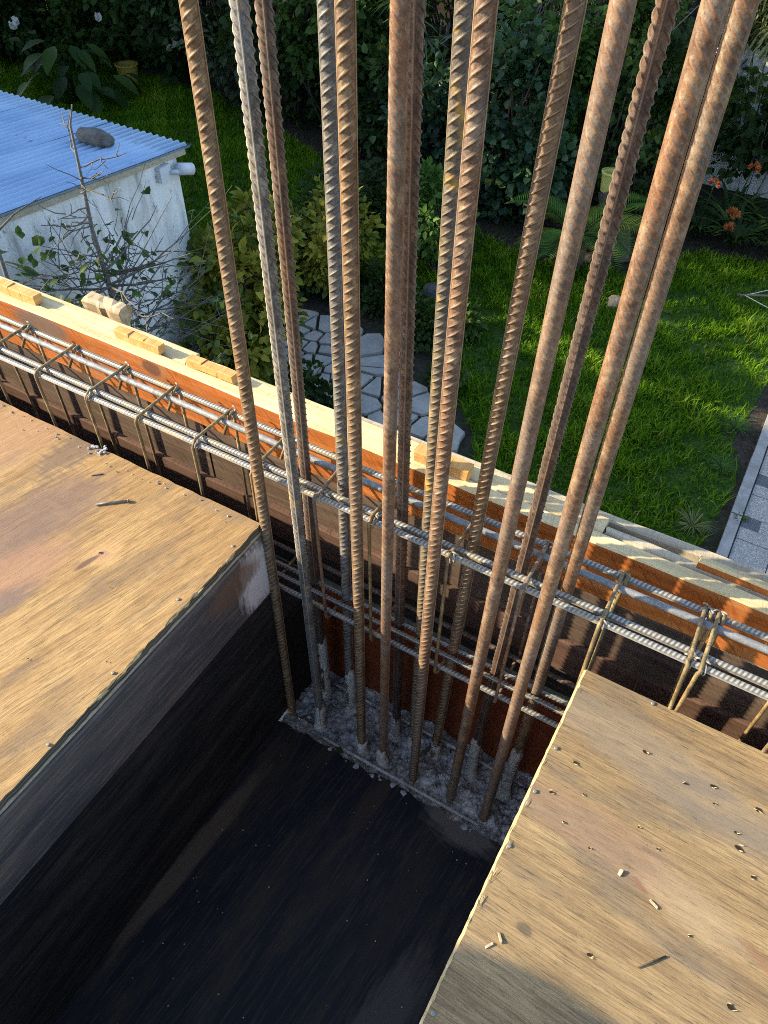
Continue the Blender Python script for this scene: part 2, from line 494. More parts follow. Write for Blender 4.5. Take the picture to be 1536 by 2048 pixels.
m = NB('rough_concrete')
p = m.geo_pos()
a = m.noise(p, 45, 6, 0.7); b = m.vor(p, 85); g = m.noise(p, 9, 4)
c = m.ramp(a, [(0.34, (0.045, 0.042, 0.040)), (0.44, (0.42, 0.385, 0.345)), (0.58, (0.82, 0.76, 0.69))])
c = m.mix(m.ramp(b, [(0.16, 0.0), (0.5, 0.45)]), c, (0.14, 0.13, 0.12))
c = m.mix(m.math('MULTIPLY', m.ramp(g, [(0.45, 0.0), (0.65, 1.0)]), 0.5), c, (0.15, 0.12, 0.10))
m.col(c); m.rough(0.9); m.bump(m.math('ADD', a, b), 0.9, 0.006); M['concrete'] = m.mat
m = NB('cement_crust')
p = m.geo_pos(); a = m.noise(p, 120, 5, 0.7); b = m.noise(p, 30, 4)
c = m.ramp(a, [(0.33, (0.31, 0.285, 0.255)), (0.55, (0.58, 0.54, 0.49))])
c = m.mix(m.math('MULTIPLY', m.ramp(b, [(0.55, 0.0), (0.66, 1.0)]), 0.6), c, (0.14, 0.10, 0.075))
m.col(c); m.rough(0.9); m.bump(a, 0.7, 0.003); M['cement'] = m.mat
m = NB('broken_aggregate'); r = m.orand(); p = m.geo_pos()
a = m.noise(p, 60, 3); b = m.vor(p, 40, out='Color')
m.col(m.mix(0.5, m.ramp(a, [(0.35, (0.14, 0.135, 0.135)), (0.6, (0.50, 0.49, 0.50))]), (0.34, 0.335, 0.345))); m.rough(0.9); M['aggregate'] = m.mat

m = NB('stained_whitewash')
p = m.geo_pos()
a = m.noise(m.mp(p, scale=(3, 3, 0.55)), 3.0, 6, 0.65); b = m.noise(m.mp(p, scale=(1, 1, 0.6)), 22, 5, 0.7); d = m.noise(p, 1.6, 4)
c = m.ramp(a, [(0.30, (0.36, 0.36, 0.34)), (0.44, (0.70, 0.69, 0.66)), (0.56, (0.84, 0.835, 0.81))])
c = m.mix(m.math('MULTIPLY', m.ramp(b, [(0.60, 0.0), (0.70, 1.0)]), 0.75), c, (0.13, 0.125, 0.11))
c = m.mix(m.math('MULTIPLY', m.ramp(d, [(0.52, 0.0), (0.68, 1.0)]), 0.45), c, (0.36, 0.36, 0.27))
m.col(c); m.rough(0.9); m.spec(0.1); m.bump(b, 0.5, 0.01); M['whitewash'] = m.mat
m = NB('grey_plaster'); p = m.geo_pos(); a = m.noise(p, 2.5, 6, 0.65)
m.col(m.ramp(a, [(0.3, (0.34, 0.35, 0.36)), (0.6, (0.50, 0.51, 0.52))])); m.rough(0.9); M['plaster'] = m.mat
m = NB('blue_roof_sheet')
p = m.geo_pos(); a = m.noise(m.mp(p, scale=(2, 0.5, 1)), 3, 5); b = m.noise(m.mp(p, scale=(6, 1.5, 1)), 5, 4)
c = m.ramp(a, [(0.3, (0.27, 0.40, 0.58)), (0.6, (0.37, 0.51, 0.69))])
c = m.mix(m.math('MULTIPLY', m.ramp(b, [(0.66, 0.0), (0.72, 1.0)]), 0.6), c, (0.10, 0.13, 0.17))
m.col(c); m.rough(0.36); m.metal(0.25); m.spec(0.6); M['roof'] = m.mat
m = NB('grey_stone'); p = m.geo_pos(); a = m.noise(p, 14, 5, 0.65)
m.col(m.ramp(a, [(0.3, (0.055, 0.055, 0.05)), (0.65, (0.14, 0.135, 0.12))])); m.rough(0.9); m.bump(a, 0.6, 0.02); M['stone'] = m.mat
m = NB('white_plastic'); m.col((0.62, 0.64, 0.66)); m.rough(0.45); M['white_plastic'] = m.mat
m = NB('dark_glass'); m.col((0.02, 0.022, 0.026)); m.rough(0.15); M['dark_glass'] = m.mat
m = NB('paving_stone_grey'); p = m.geo_pos(); r = m.orand(); a = m.noise(p, 9, 5, 0.6); b = m.noise(p, 70, 3)
c = m.ramp(a, [(0.3, (0.29, 0.265, 0.225)), (0.65, (0.47, 0.43, 0.365))])
c = m.mix(m.math('MULTIPLY', r, 0.5), c, (0.40, 0.385, 0.35))
c = m.mix(m.math('MULTIPLY', m.ramp(b, [(0.6, 0.0), (0.7, 1.0)]), 0.4), c, (0.15, 0.16, 0.13))
m.col(c); m.rough(0.85); m.bump(a, 0.4, 0.01); M['flag'] = m.mat


def terrazzo(name, lo, hi, chip):
    m = NB(name); p = m.geo_pos()
    v = m.vor(p, 210, out='Color')
    sp = m.n('ShaderNodeSeparateColor'); m.L(v, sp.inputs[0])
    c = m.ramp(sp.outputs[0], [(0.25, lo), (0.55, hi), (0.85, chip)], 'CONSTANT')
    d = m.noise(p, 4, 4)
    c = m.mix(m.math('MULTIPLY', m.ramp(d, [(0.45, 0.0), (0.7, 1.0)]), 0.3), c, lo)
    m.col(c); m.rough(0.7)
    return m.mat


M['tile_light'] = terrazzo('light_terrazzo', (0.27, 0.255, 0.235), (0.43, 0.405, 0.375), (0.58, 0.55, 0.51))
M['tile_dark'] = terrazzo('dark_terrazzo', (0.085, 0.09, 0.098), (0.14, 0.145, 0.155), (0.20, 0.20, 0.205))
m = NB('kerb_concrete'); p = m.geo_pos(); a = m.noise(p, 8, 6, 0.7)
m.col(m.ramp(a, [(0.3, (0.22, 0.215, 0.20)), (0.65, (0.40, 0.39, 0.37))])); m.rough(0.9); m.bump(a, 0.4, 0.01); M['kerb'] = m.mat
m = NB('garden_soil'); p = m.geo_pos(); a = m.noise(p, 18, 6, 0.7); b = m.noise(p, 2.2, 4)
c = m.ramp(a, [(0.3, (0.016, 0.013, 0.010)), (0.6, (0.06, 0.048, 0.036)), (0.8, (0.13, 0.11, 0.09))])
m.col(m.mix(m.math('MULTIPLY', m.ramp(b, [(0.45, 0.0), (0.6, 1.0)]), 0.5), c, (0.022, 0.042, 0.010))); m.rough(0.95); m.bump(a, 0.8, 0.03); M['soil'] = m.mat
m = NB('lawn_base'); p = m.geo_pos(); a = m.noise(p, 30, 5, 0.7)
m.col(m.ramp(a, [(0.35, (0.016, 0.036, 0.004)), (0.65, (0.045, 0.100, 0.010))])); m.rough(0.95); M['lawn'] = m.mat


def leaf_mat(name, stops, rough=0.55, spec=0.22, trans=0.28):
    m = NB(name)
    at = m.n('ShaderNodeAttribute', attribute_name='tone')
    c = m.ramp(at.outputs['Fac'], stops)
    m.col(c); m.rough(rough); m.spec(spec)
    tr = m.n('ShaderNodeBsdfTranslucent')
    m.L(m.mix(0.5, c, (0.12, 0.16, 0.02)), tr.inputs[0])
    mx = m.n('ShaderNodeMixShader'); mx.inputs[0].default_value = trans
    m.L(m.b.outputs[0], mx.inputs[1]); m.L(tr.outputs[0], mx.inputs[2])
    m.L(mx.outputs[0], m.out.inputs[0])
    return m.mat


M['leaf_dark'] = leaf_mat('dark_green_leaf', [(0, (0.013, 0.032, 0.008)), (0.6, (0.032, 0.070, 0.014)), (1, (0.085, 0.14, 0.03))])
M['leaf_blue'] = leaf_mat('blue_green_leaf', [(0, (0.014, 0.042, 0.018)), (0.6, (0.030, 0.080, 0.032)), (1, (0.075, 0.14, 0.055))], 0.45, 0.4)
M['leaf_mid'] = leaf_mat('mid_green_leaf', [(0, (0.025, 0.055, 0.010)), (0.6, (0.058, 0.115, 0.018)), (1, (0.14, 0.21, 0.035))])
M['leaf_bright'] = leaf_mat('fresh_green_leaf', [(0, (0.035, 0.090, 0.014)), (0.6, (0.070, 0.155, 0.022)), (1, (0.13, 0.23, 0.04))])
M['leaf_yellow'] = leaf_mat('yellow_green_leaf', [(0, (0.040, 0.075, 0.012)), (0.4, (0.10, 0.145, 0.018)), (0.75, (0.25, 0.25, 0.026)), (1, (0.42, 0.36, 0.045))])
M['leaf_grey'] = leaf_mat('grey_green_leaf', [(0, (0.05, 0.075, 0.04)), (0.6, (0.10, 0.13, 0.07)), (1, (0.20, 0.22, 0.13))])
M['leaf_straw'] = leaf_mat('straw_green_leaf', [(0, (0.10, 0.13, 0.04)), (0.6, (0.20, 0.22, 0.08)), (1, (0.36, 0.35, 0.17))])
M['grass'] = leaf_mat('grass_blade', [(0, (0.048, 0.125, 0.003)), (0.5, (0.105, 0.240, 0.005)), (0.85, (0.19, 0.33, 0.010)), (1, (0.30, 0.32, 0.07))], 0.6, 0.12, 0.35)
M['flower'] = leaf_mat('orange_petal', [(0, (0.42, 0.10, 0.03)), (1, (0.62, 0.20, 0.07))], 0.6, 0.2, 0.3)
M['white_flower'] = leaf_mat('white_petal', [(0, (0.62, 0.60, 0.55)), (1, (0.75, 0.73, 0.68))], 0.6, 0.2, 0.3)
m = NB('yellow_pot_plastic'); m.col((0.52, 0.50, 0.13)); m.rough(0.55); M['pot'] = m.mat
m = NB('ochre_pot'); m.col((0.36, 0.25, 0.04)); m.rough(0.6); M['pot2'] = m.mat
m = NB('blue_drum_plastic'); m.col((0.03, 0.10, 0.35)); m.rough(0.4); M['drum'] = m.mat
m = NB('roof_tiles_red'); m.col((0.30, 0.11, 0.07)); m.rough(0.8); M['redroof'] = m.mat

# ------------------------------------------------------------------ ground and setting
G = -3.1


def flat_poly(name, pts, z, mat, kind='structure', parent=None):
    V = [(x, y, z) for x, y in pts]
    o = mesh_obj(name, V, [list(range(len(V)))], mat, parent, loc=(0, 0, 0) if parent is None else None)
    if kind: o['kind'] = kind
    return o


N = 150.0
flat_poly('ground', [(-N, -N), (N, -N), (N, N), (-N, N)], G, M['soil'])
lawn_pts = [(0.18, 3.4), (0.20, 4.3), (0.28, 5.0), (0.14, 5.5), (0.18, 5.9), (0.22, 6.4), (0.30, 7.2), (0.30, 8.6), (-0.9, 8.45), (-1.4, 7.65), (-2.2, 7.35), (-3.1, 7.55), (-4.4, 7.7), (-6.4, 8.6), (-8.4, 9.4), (-10.6, 9.6), (-14.5, 10.4), (-14.0, 8.4), (-9.2, 5.2), (-5.6, 5.4), (-4.3, 6.0), (-3.3, 5.9), (-2.45, 5.2), (-1.75, 4.5), (-1.3, 3.7)]
flat_poly('lawn', lawn_pts, G + 0.004, M['lawn'])


def inside(px, py, poly):
    r = np.zeros(len(px), bool)
    n = len(poly)
    for i in range(n):
        x0, y0 = poly[i]; x1, y1 = poly[(i + 1) % n]
        c = ((y0 > py) != (y1 > py)) & (px < (x1 - x0) * (py - y0) / (y1 - y0 + 1e-12) + x0)
        r ^= c
    return r


# grass: blades of real geometry, thicker near the house
def grass_blades(name, poly, n, hmin, hmax, seed, fade=None):
    g = np.random.default_rng(seed)
    P = np.array(poly); lo, hi = P.min(0), P.max(0)
    x = g.uniform(lo[0], hi[0], n * 2); y = g.uniform(lo[1], hi[1], n * 2)
    k = inside(x, y, poly)
    x, y = x[k], y[k]
    # tufts and thin patches
    ph = g.uniform(0, 6.28, 8)
    f = sum(np.sin(x * a + p1) * np.sin(y * b + p2) for a, b, p1, p2 in ((2.3, 1.9, ph[0], ph[1]), (5.1, 4.3, ph[2], ph[3]), (9.7, 11.3, ph[4], ph[5]), (17.0, 15.0, ph[6], ph[7])))
    edge = np.clip((0.22 - x) / 0.6, 0, 1) * np.clip((y - 3.6) / 0.3, 0.2, 1)
    keep = g.uniform(0, 1, len(x)) < np.clip(0.72 + 0.2 * f, 0.15, 1) * (0.25 + 0.75 * edge)
    x, y, f = x[keep][:n], y[keep][:n], f[keep][:n]
    n = len(x)
    h = g.uniform(hmin, hmax, n) * (1 + 0.22 * f) * g.choice([1, 1, 1, 1.35], n)
    wd = g.uniform(0.0035, 0.007, n)
    a = g.uniform(0, 2 * math.pi, n); lean = g.uniform(0.05, 1.0, n) * h
    b = a + g.normal(0, 0.6, n) + math.pi / 2
    dx, dy = np.cos(a), np.sin(a); sx, sy = np.cos(b), np.sin(b)
    z = np.full(n, G)
    V = np.empty((n, 5, 3))
    V[:, 0] = np.stack([x - sx * wd, y - sy * wd, z], 1)
    V[:, 1] = np.stack([x + sx * wd, y + sy * wd, z], 1)
    mx, my, mz = x + dx * lean * 0.35, y + dy * lean * 0.35, z + h * 0.62
    V[:, 2] = np.stack([mx + sx * wd * 0.8, my + sy * wd * 0.8, mz], 1)
    V[:, 3] = np.stack([mx - sx * wd * 0.8, my - sy * wd * 0.8, mz], 1)
    V[:, 4] = np.stack([x + dx * lean, y + dy * lean, z + h * 0.93], 1)
    i = np.arange(n)[:, None] * 5
    F = np.concatenate([i + np.array([0, 1, 2]), i + np.array([0, 2, 3]), i + np.array([3, 2, 4])], 1).reshape(-1, 3)
    t = np.clip(0.45 + 0.16 * f + g.normal(0, 0.17, n), 0, 0.9)
    t[g.uniform(0, 1, n) < 0.03] = 1.0
    o = mesh_obj(name, V.reshape(-1, 3), F, M['grass'], loc=(0, 0, G), tone=np.repeat(t, 3))
    return tag(o, 'green lawn grass in uneven tufts', 'grass', kind='stuff')


grass_blades('grass', [p for p in lawn_pts], 260000, 0.035, 0.085, 3)


# paving of terrazzo slabs, kerb stones
paving = flat_poly('paving', [(0.40, 2.0), (5.0, 2.0), (5.0, 9.5), (0.40, 9.5)], G + 0.006, M['kerb'])
TS = 0.247
gt = np.random.default_rng(5)
for j in range(-1, 10):
    for i in range(0, 4):
        x0 = 0.404 + i * 0.254; y0 = 3.90 + j * 0.254
        if y0 > 6.3 or x0 > 1.2: continue
        hz = gt.uniform(0.012, 0.018)
        # each slab: a light field with one dark rectangle let in at a corner
        a = (i + j) % 2
        split = 0.125
        mb = MB()
        if a:
            mb.box((x0, y0, G + .004), (x0 + TS, y0 + TS, G + hz + .02), 0)
        else:
            mb.box((x0, y0, G + .004), (x0 + TS, y0 + split - .002, G + hz + .02), 0)
            mb.box((x0, y0 + split, G + .004), (x0 + split, y0 + TS, G + hz + .02), 1)
            mb.box((x0 + split + .002, y0 + split, G + .004), (x0 + TS, y0 + TS, G + hz + .02), 0)
        mb.build('paving_slab', [M['tile_light'], M['tile_dark']], paving)
kerb = thing('kerb', 'pale concrete kerb stones between the lawn and the terrazzo slabs', 'kerb', (0.36, 5, G))
for j, y0 in enumerate((2.9, 3.75, 4.62, 5.36, 6.05, 6.9, 7.7)):
    y1 = (3.75, 4.62, 5.36, 6.05, 6.9, 7.7, 8.5)[j]
    mb = MB(); mb.box((0.313 + 0.003 * (j % 2), y0 + .005, G - .05), (0.392, y1 - .006, G + .05 + 0.004 * (j % 3)))
    mb.build('kerb_stone', M['kerb'], kerb)


# crazy paved path: each flag its own stone
def clip_poly(P, a, b, c):
    """keep a*x+b*y<=c"""
    out = []
    for i in range(len(P)):
        p, q = P[i], P[(i + 1) % len(P)]
        dp, dq = a * p[0] + b * p[1] - c, a * q[0] + b * q[1] - c
        if dp <= 0: out.append(p)
        if dp * dq < 0:
            t = dp / (dp - dq)
            out.append((p[0] + t * (q[0] - p[0]), p[1] + t * (q[1] - p[1])))
    return out


path = flat_poly('garden_path', [(-5.6, 4.6), (-4.2, 5.05), (-3.7, 5.32), (-3.25, 5.2), (-2.6, 4.85), (-1.95, 4.45), (-1.5, 4.1), (-1.1, 3.5), (-1.9, 3.3), (-2.4, 3.92), (-2.75, 4.1), (-3.2, 4.45), (-3.6, 4.55), (-4.3, 4.2), (-5.2, 3.9)], G + 0.008, M['soil'])
gp = np.random.default_rng(21)
cen = [(-5.3, 4.2), (-4.7, 4.45), (-4.15, 4.65), (-3.75, 4.85), (-3.35, 4.82), (-2.85, 4.52), (-2.35, 4.2), (-1.95, 3.85), (-1.65, 3.45)]
seeds = []
for (x0, y0), (x1, y1) in zip(cen[:-1], cen[1:]):
    dx, dy = x1 - x0, y1 - y0; l = math.hypot(dx, dy); nx, ny = -dy / l, dx / l
    for k in range(3):
        t = (k + 0.5) / 3
        for s in (-0.25, -.08, 0.09, 0.25):
            if gp.uniform() < .12: continue
            seeds.append((x0 + dx * t + nx * s + gp.uniform(-.08, .08), y0 + dy * t + ny * s + gp.uniform(-.07, .07)))
for i, (sx, sy) in enumerate(seeds):
    P = [(sx + gp.uniform(.16, .27) * math.cos(a + .3), sy + gp.uniform(.16, .27) * math.sin(a + .3)) for a in np.arange(11) * 2 * math.pi / 11]
    for j, (tx, ty) in enumerate(seeds):
        if i == j: continue
        d = math.hypot(tx - sx, ty - sy)
        if d > 0.8: continue
        a, b = (tx - sx) / d, (ty - sy) / d
        P = clip_poly(P, a, b, a * sx + b * sy + d / 2 - 0.014)
        if len(P) < 3: break
    if len(P) < 3: continue
    # keep within the band
    n = len(P)
    h = gp.uniform(0.03, 0.045)
    tl = gp.uniform(-.02, .02, 2)
    V = [(x, y, G + .004) for x, y in P] + [(sx + (x - sx) * .965, sy + (y - sy) * .965, G + h + tl[0] * (x - sx) + tl[1] * (y - sy)) for x, y in P]
    F = [tuple(range(n, 2 * n))] + [(k, (k + 1) % n, n + (k + 1) % n, n + k) for k in range(n)]
    mesh_obj('flagstone', V, F, M['flag'], path)

# ------------------------------------------------------------------ house under the formwork
def plain_wall(name, lo, hi, mat, label, cat):
    mb = MB(); mb.box(lo, hi)
    return tag(mb.build(name, mat), label, cat)


hw = plain_wall('house_wall', (-9.0, 0.55, G - .1), (6.0, 0.83, -0.76), M['plaster'], 'grey plastered house wall below the beam formwork', 'house wall')

# ------------------------------------------------------------------ deck panels and slot
def sheet(name, lo, hi, mats, label=None, cat=None, parent=None, nx=40, ny=40, seed=0, warp=0.0015, chip=0.002, rim=None):
    """a plywood sheet: slightly wavy top, nibbled edges; slot 0 face, slot 1 edge"""
    g = np.random.default_rng(seed)
    xs = np.linspace(lo[0], hi[0], nx + 1); ys = np.linspace(lo[1], hi[1], ny + 1)
    if rim: xs[1] = xs[0] + rim
    X, Y = np.meshgrid(xs, ys, indexing='ij')
    Z = np.full_like(X, hi[2])
    if rim:
        X[1] += np.abs(g.normal(0, rim * .35, ny + 1))
    Z += warp * np.sin(X * 3.1 + seed) * np.sin(Y * 2.7 + 1.3 * seed)
    Z[1:-1, 1:-1] += g.normal(0, 0.00015, Z[1:-1, 1:-1].shape)
    for A, sl, sg in ((X, (0, slice(None)), 1), (X, (-1, slice(None)), -1), (Y, (slice(None), 0), 1), (Y, (slice(None), -1), -1)):
        A[sl] += sg * np.abs(g.normal(0, chip, A[sl].shape))
    if rim: Z[0] -= .0012
    T = np.stack([X, Y, Z], -1).reshape(-1, 3)
    B = T.copy(); B[:, 2] = lo[2]
    n = (nx + 1) * (ny + 1)
    V = np.concatenate([T, B])
    idx = np.arange(n).reshape(nx + 1, ny + 1)
    F = []; mi = []
    q = np.stack([idx[:-1, :-1], idx[1:, :-1], idx[1:, 1:], idx[:-1, 1:]], -1).reshape(-1, 4)
    F += [tuple(r) for r in q]; mi += [1 if rim and i < ny else 0 for i in range(len(q))]
    F += [tuple(r[::-1] + n) for r in q]; mi += [1] * len(q)
    for e, rev in ((idx[:, 0], 0), (idx[-1, :], 0), (idx[::-1, -1], 0), (idx[0, ::-1], 0)):
        for a, b in zip(e[:-1], e[1:]):
            F.append((a + n, b + n, b, a)); mi.append(1)
    o = mesh_obj(name, V, [tuple(int(i) for i in f) for f in F], mats, parent, False, mi)
    return tag(o, label, cat) if label else o


pa = thing('plywood_panel', 'tan plywood deck panel with a knot and grey stains, beside the dark slot', 'plywood panel', (-1.88, 0.09, -.018))
sheet('sheet', (-3.10, -0.519, -.018), (-0.657, 0.700, 0.0), [M['ply_a'], M['ply_edge']], parent=pa, nx=120, ny=110, seed=1, chip=.0012)
pb = thing('plywood_panel', 'brown weathered plywood deck panel full of nail holes, opposite the tan panel', 'plywood panel', (1.18, 0.10, -.018))
M['ply_edge_pale'] = sawn('pale_ply_edge', [(0.40, 0.31, 0.15), (0.55, 0.43, 0.22), (0.64, 0.53, 0.30)], 0.2)
sheet('sheet', (-0.040, -0.505, -.018), (2.40, 0.714, 0.0), [M['ply_b'], M['ply_edge_pale']], parent=pb, nx=120, ny=140, seed=2, chip=0.00035, rim=.0030)
# the next sheets of the deck, behind the photographer
tag(sheet('plywood_panel', (-3.10, -1.745, -.018), (-0.657, -0.523, 0.0), [M['ply_a'], M['ply_edge']], seed=3), 'tan plywood deck panel behind the one with the knot', 'plywood panel')
tag(sheet('plywood_panel', (-0.040, -1.73, -.018), (2.40, -0.509, 0.0), [M['ply_b'], M['ply_edge_pale']], seed=4), 'brown plywood deck panel behind the one full of nail holes', 'plywood panel')

# the side of the slot below the tan panel: two boards on one another
ss = thing('side_shutter', 'dark side shutter of two boards closing the slot under the tan panel', 'shutter', (-0.67, 0.0, -.70))


def board(name, axis, lo, hi, mats, parent=None, seed=0, jit=0.0012, ch=0.003, step=0.07, facemap=None, label=None, cat=None):
    """a sawn plank along an axis: chamfered section swept in short uneven steps"""
    g = np.random.default_rng(seed)
    ax = 'xyz'.index(axis); o1, o2 = [k for k in range(3) if k != ax]
    l0, l1 = lo[ax], hi[ax]
    n = max(2, int((l1 - l0) / step) + 1)
    a0, a1, b0, b1 = lo[o1], hi[o1], lo[o2], hi[o2]
    c = min(ch, (a1 - a0) / 4, (b1 - b0) / 4)
    sec = np.array([(a0 + c, b0), (a1 - c, b0), (a1, b0 + c), (a1, b1 - c), (a1 - c, b1), (a0 + c, b1), (a0, b1 - c), (a0, b0 + c)])
    ts = np.linspace(l0, l1, n)
    drift = np.cumsum(g.normal(0, jit * 0.35, (n, 2)), 0); drift -= drift.mean(0)
    V = np.zeros((n, 8, 3))
    for i in range(n):
        S = sec + drift[i] + g.normal(0, jit * 0.5, (8, 2))
        V[i, :, ax] = ts[i] + (g.normal(0, jit, 8) if i in (0, n - 1) else 0)
        V[i, :, o1] = S[:, 0]; V[i, :, o2] = S[:, 1]
    F = []; mi = []
    fm = facemap or {}
    for i in range(n - 1):
        for j in range(8):
            k = (j + 1) % 8
            F.append((i * 8 + j, (i + 1) * 8 + j, (i + 1) * 8 + k, i * 8 + k)); mi.append(fm.get(j, 0))
    F.append(tuple(range(8))); mi.append(fm.get('end', 0))
    F.append(tuple((n - 1) * 8 + j for j in range(7, -1, -1))); mi.append(fm.get('end', 0))
    o = mesh_obj(name, V.reshape(-1, 3), F, mats, parent, False, mi)
    me = o.data
    import bmesh
    bm = bmesh.new(); bm.from_mesh(me); bmesh.ops.recalc_face_normals(bm, faces=bm.faces[:]); bm.to_mesh(me); bm.free()
    return tag(o, label, cat) if label else o


board('ply_strip', 'y', (-0.675, -1.74, -.030), (-0.660, 0.699, -.0185), M['pine_grey'], ss, 11, 0.0008)
board('board', 'y', (-0.677, -1.74, -.200), (-0.6565, 0.700, -.0305), M['side_top'], ss, 12, 0.0008)
board('board', 'y', (-0.680, -1.74, -.6805), (-0.6610, 0.697, -.2015), M['side_low'], ss, 13, 0.0008)
# the other side, below the brown panel
s2 = thing('side_shutter', 'side shutter below the brown panel with the nail holes', 'shutter', (-0.03, 0.0, -.70))
board('board', 'y', (-0.036, -1.72, -.350), (-0.016, 0.700, -.0205), M['side_top'], s2, 14, 0.0008)
board('board', 'y', (-0.034, -1.72, -.690), (-0.014, 0.697, -.3515), M['side_low'], s2, 15, 0.0008)
# soffit of the slot
fl = thing('soffit_panel', 'black film-faced plywood panel at the bottom of the slot', 'plywood panel', (-0.35, -0.5, -.70))
sheet('sheet', (-0.69, -1.74, -.698), (-0.0365, 0.662, -.680), [M['film_floor'], M['black_wood']], parent=fl, nx=30, ny=90, seed=6, warp=0.002, chip=0.006)
# soffit and inner sides of the edge beam, left and right of the column
sb = thing('beam_soffit', 'dark bottom board of the edge beam below the rebar cage, on the shed side', 'formwork board', (-1.8, .78, -.36))
board('board', 'x', (-3.1, .703, -.362), (-0.664, .862, -.338), M['black_wood'], sb, 16)
sb2 = thing('beam_soffit', 'dark bottom board of the edge beam below the rebar cage, on the paving side', 'formwork board', (1.2, .78, -.36))
board('board', 'x', (-0.030, .7165, -.362), (2.4, .862, -.338), M['black_wood'], sb2, 17)
ib = thing('beam_inner_form', 'inner form board of the edge beam under the far rim of the tan panel', 'formwork board', (-1.8, .69, -.36))
board('board', 'x', (-3.1, .680, -.36), (-0.680, .699, -.0195), M['black_wood'], ib, 18)
ib2 = thing('beam_inner_form', 'inner form board of the edge beam under the far rim of the brown panel', 'formwork board', (1.2, .70, -.36))
board('board', 'x', (-0.012, .694, -.36), (2.4, .713, -.0195), M['black_wood'], ib2, 19)
# column form: back of red brown ply, side of dark boards
cf = thing('column_form', 'red-brown plywood back form of the column below the rebar cage', 'column form', (-0.35, .85, -.75))
board('back_panel', 'x', (-0.680, .842, -.74), (-0.395, .861, -.365), M['red_ply'], cf, 20, 0.0006)
board('back_panel', 'x', (-0.393, .842, -.74), (-0.010, .861, -.365), M['red_ply'], cf, 21, 0.0006)
for k, (z0, z1) in enumerate(((-.72, -.585), (-.583, -.475), (-.473, -.365))):
    board('side_board', 'y', (-0.683, .702, z0), (-0.662 - .001 * k, .840, z1), M['black_wood'], cf, 22 + k, 0.001)
board('side_panel', 'y', (-0.030, .702, -.70), (-0.010, .840, -.365), M['red_ply'], cf, 27, 0.001)

# ------------------------------------------------------------------ outer edge form
ef = thing('edge_formwork', 'outer edge formwork of sawn boards, orange inside with pale pine tops, behind the rebar cage', 'formwork', (-0.4, .9, -.36))
FM = {7: 1, 6: 0, 0: 1, 1: 1, 2: 1, 3: 1, 4: 1, 5: 1, 'end': 1}
# section order for axis x: (y,z): 0 bottom,1 ch,2 outer(y max),3 ch,4 top,5 ch,6 inner (y min),7 ch
for k, (x0, x1, zt) in enumerate(((-3.4, -1.742, .114), (-1.739, 0.62, .114), (0.623, 2.4, .113))):
    tag(board('board', 'x', (x0, .866, -.011), (x1, .8925, zt), [M['orange_board'], M['pine']], ef, 30 + k, 0.0012, facemap=FM), 'orange stained inner board of the edge form')
for k, (x0, x1) in enumerate(((-3.4, -0.95), (-0.947, 2.4))):
    tag(board('board', 'x', (x0, .8825, -.181), (x1, .8935, -.014), M['grey_board'], ef, 34 + k, 0.0012), 'grey-brown middle board of the edge form')
for k, (x0, x1) in enumerate(((-3.4, -1.25), (-1.247, -0.70), (-0.697, 0.30), (0.303, 2.4))):
    tag(board('board', 'x', (x0, .8755 - .001 * (k % 2), -.280), (x1, .892, -.1835 - .002 * (k % 2)), M['pink_board'], ef, 36 + k, 0.0012), 'reddish rough board low in the edge form')
for k, (x0, x1) in enumerate(((-3.4, -0.82), (-0.817, 2.4))):
    tag(board('board', 'x', (x0, .878, -.362), (x1, .892, -.283), M['black_wood'], ef, 40 + k, 0.0012), 'dark lowest board of the edge form')
# the waler outside, in lengths that meet end to end
for k, (x0, x1, y1, zt) in enumerate(((-3.4, -0.985, .940, .1125), (-0.982, -0.10, .935, .110), (-0.097, 2.4, .918, .108))):
    tag(board('waler', 'x', (x0, .8945 + (.003 if k == 2 else 0), -.02), (x1, y1, zt), M['pine'] if k < 2 else M['pine_grey'], ef, 44 + k, 0.0016, ch=.004), 'pale pine waler along the outside of the edge form')
tag(board('waler', 'x', (-0.62, .9385, .02), (0.35, .958, .098), M['pine_grey'], ef, 48, 0.0016), 'weathered outermost strip of the edge form')
# offcut blocks nailed on top between board and waler
for k, (x0, x1, y0, y1, h) in enumerate(((-1.512, -1.395, .886, .909, .024), (-1.160, -1.040, .888, .908, .022), (-0.968, -0.853, .890, .910, .020), (-0.445, -0.340, .882, .908, .024), (-1.86, -1.74, .886, .909, .024))):
    xs = np.linspace(x0, x1, 4)
    blk = board('offcut_block', 'x', (xs[0], y0, .1145), (xs[1] - .0012, y1, .1145 + h), M['orange_block'], ef, 50 + k * 3, 0.001, ch=.002, step=.02)
    for q in (1, 2):
        board('offcut_piece', 'x', (xs[q], y0, .1145), (xs[q + 1] - (.0012 if q == 1 else 0), y1, .1145 + h - .0015 * q % .002), M['orange_block'], blk, 51 + k * 3 + q, 0.001, ch=.002, step=.02)
# an orange stained offcut at the paving end
board('offcut_board', 'x', (0.052, .9005, .06), (0.42, .916, .1255), [M['orange_board'], M['pine']], ef, 66, 0.001, facemap=FM)

# round prop standing outside against the waler
tp = thing('timber_prop', 'rough round timber prop standing outside the pale waler', 'prop', (-1.28, 0.985, G))
mb = MB()
zz = np.linspace(G, .06, 40)
gg = np.random.default_rng(4)
mb.tube([(-1.275 + .004 * math.sin(z * 2), 0.982 + .004 * math.cos(z * 3), z) for z in zz], .033 + gg.normal(0, .0012, 40), 14)
mb.build('pole', M['pole_wood'], tp, True)
mb = MB(); board('cleat', 'x', (-1.332, .962, .078), (-1.228, 1.002, .118), [M['pole_wood']], tp, 71, .0035, ch=.009, step=.012)

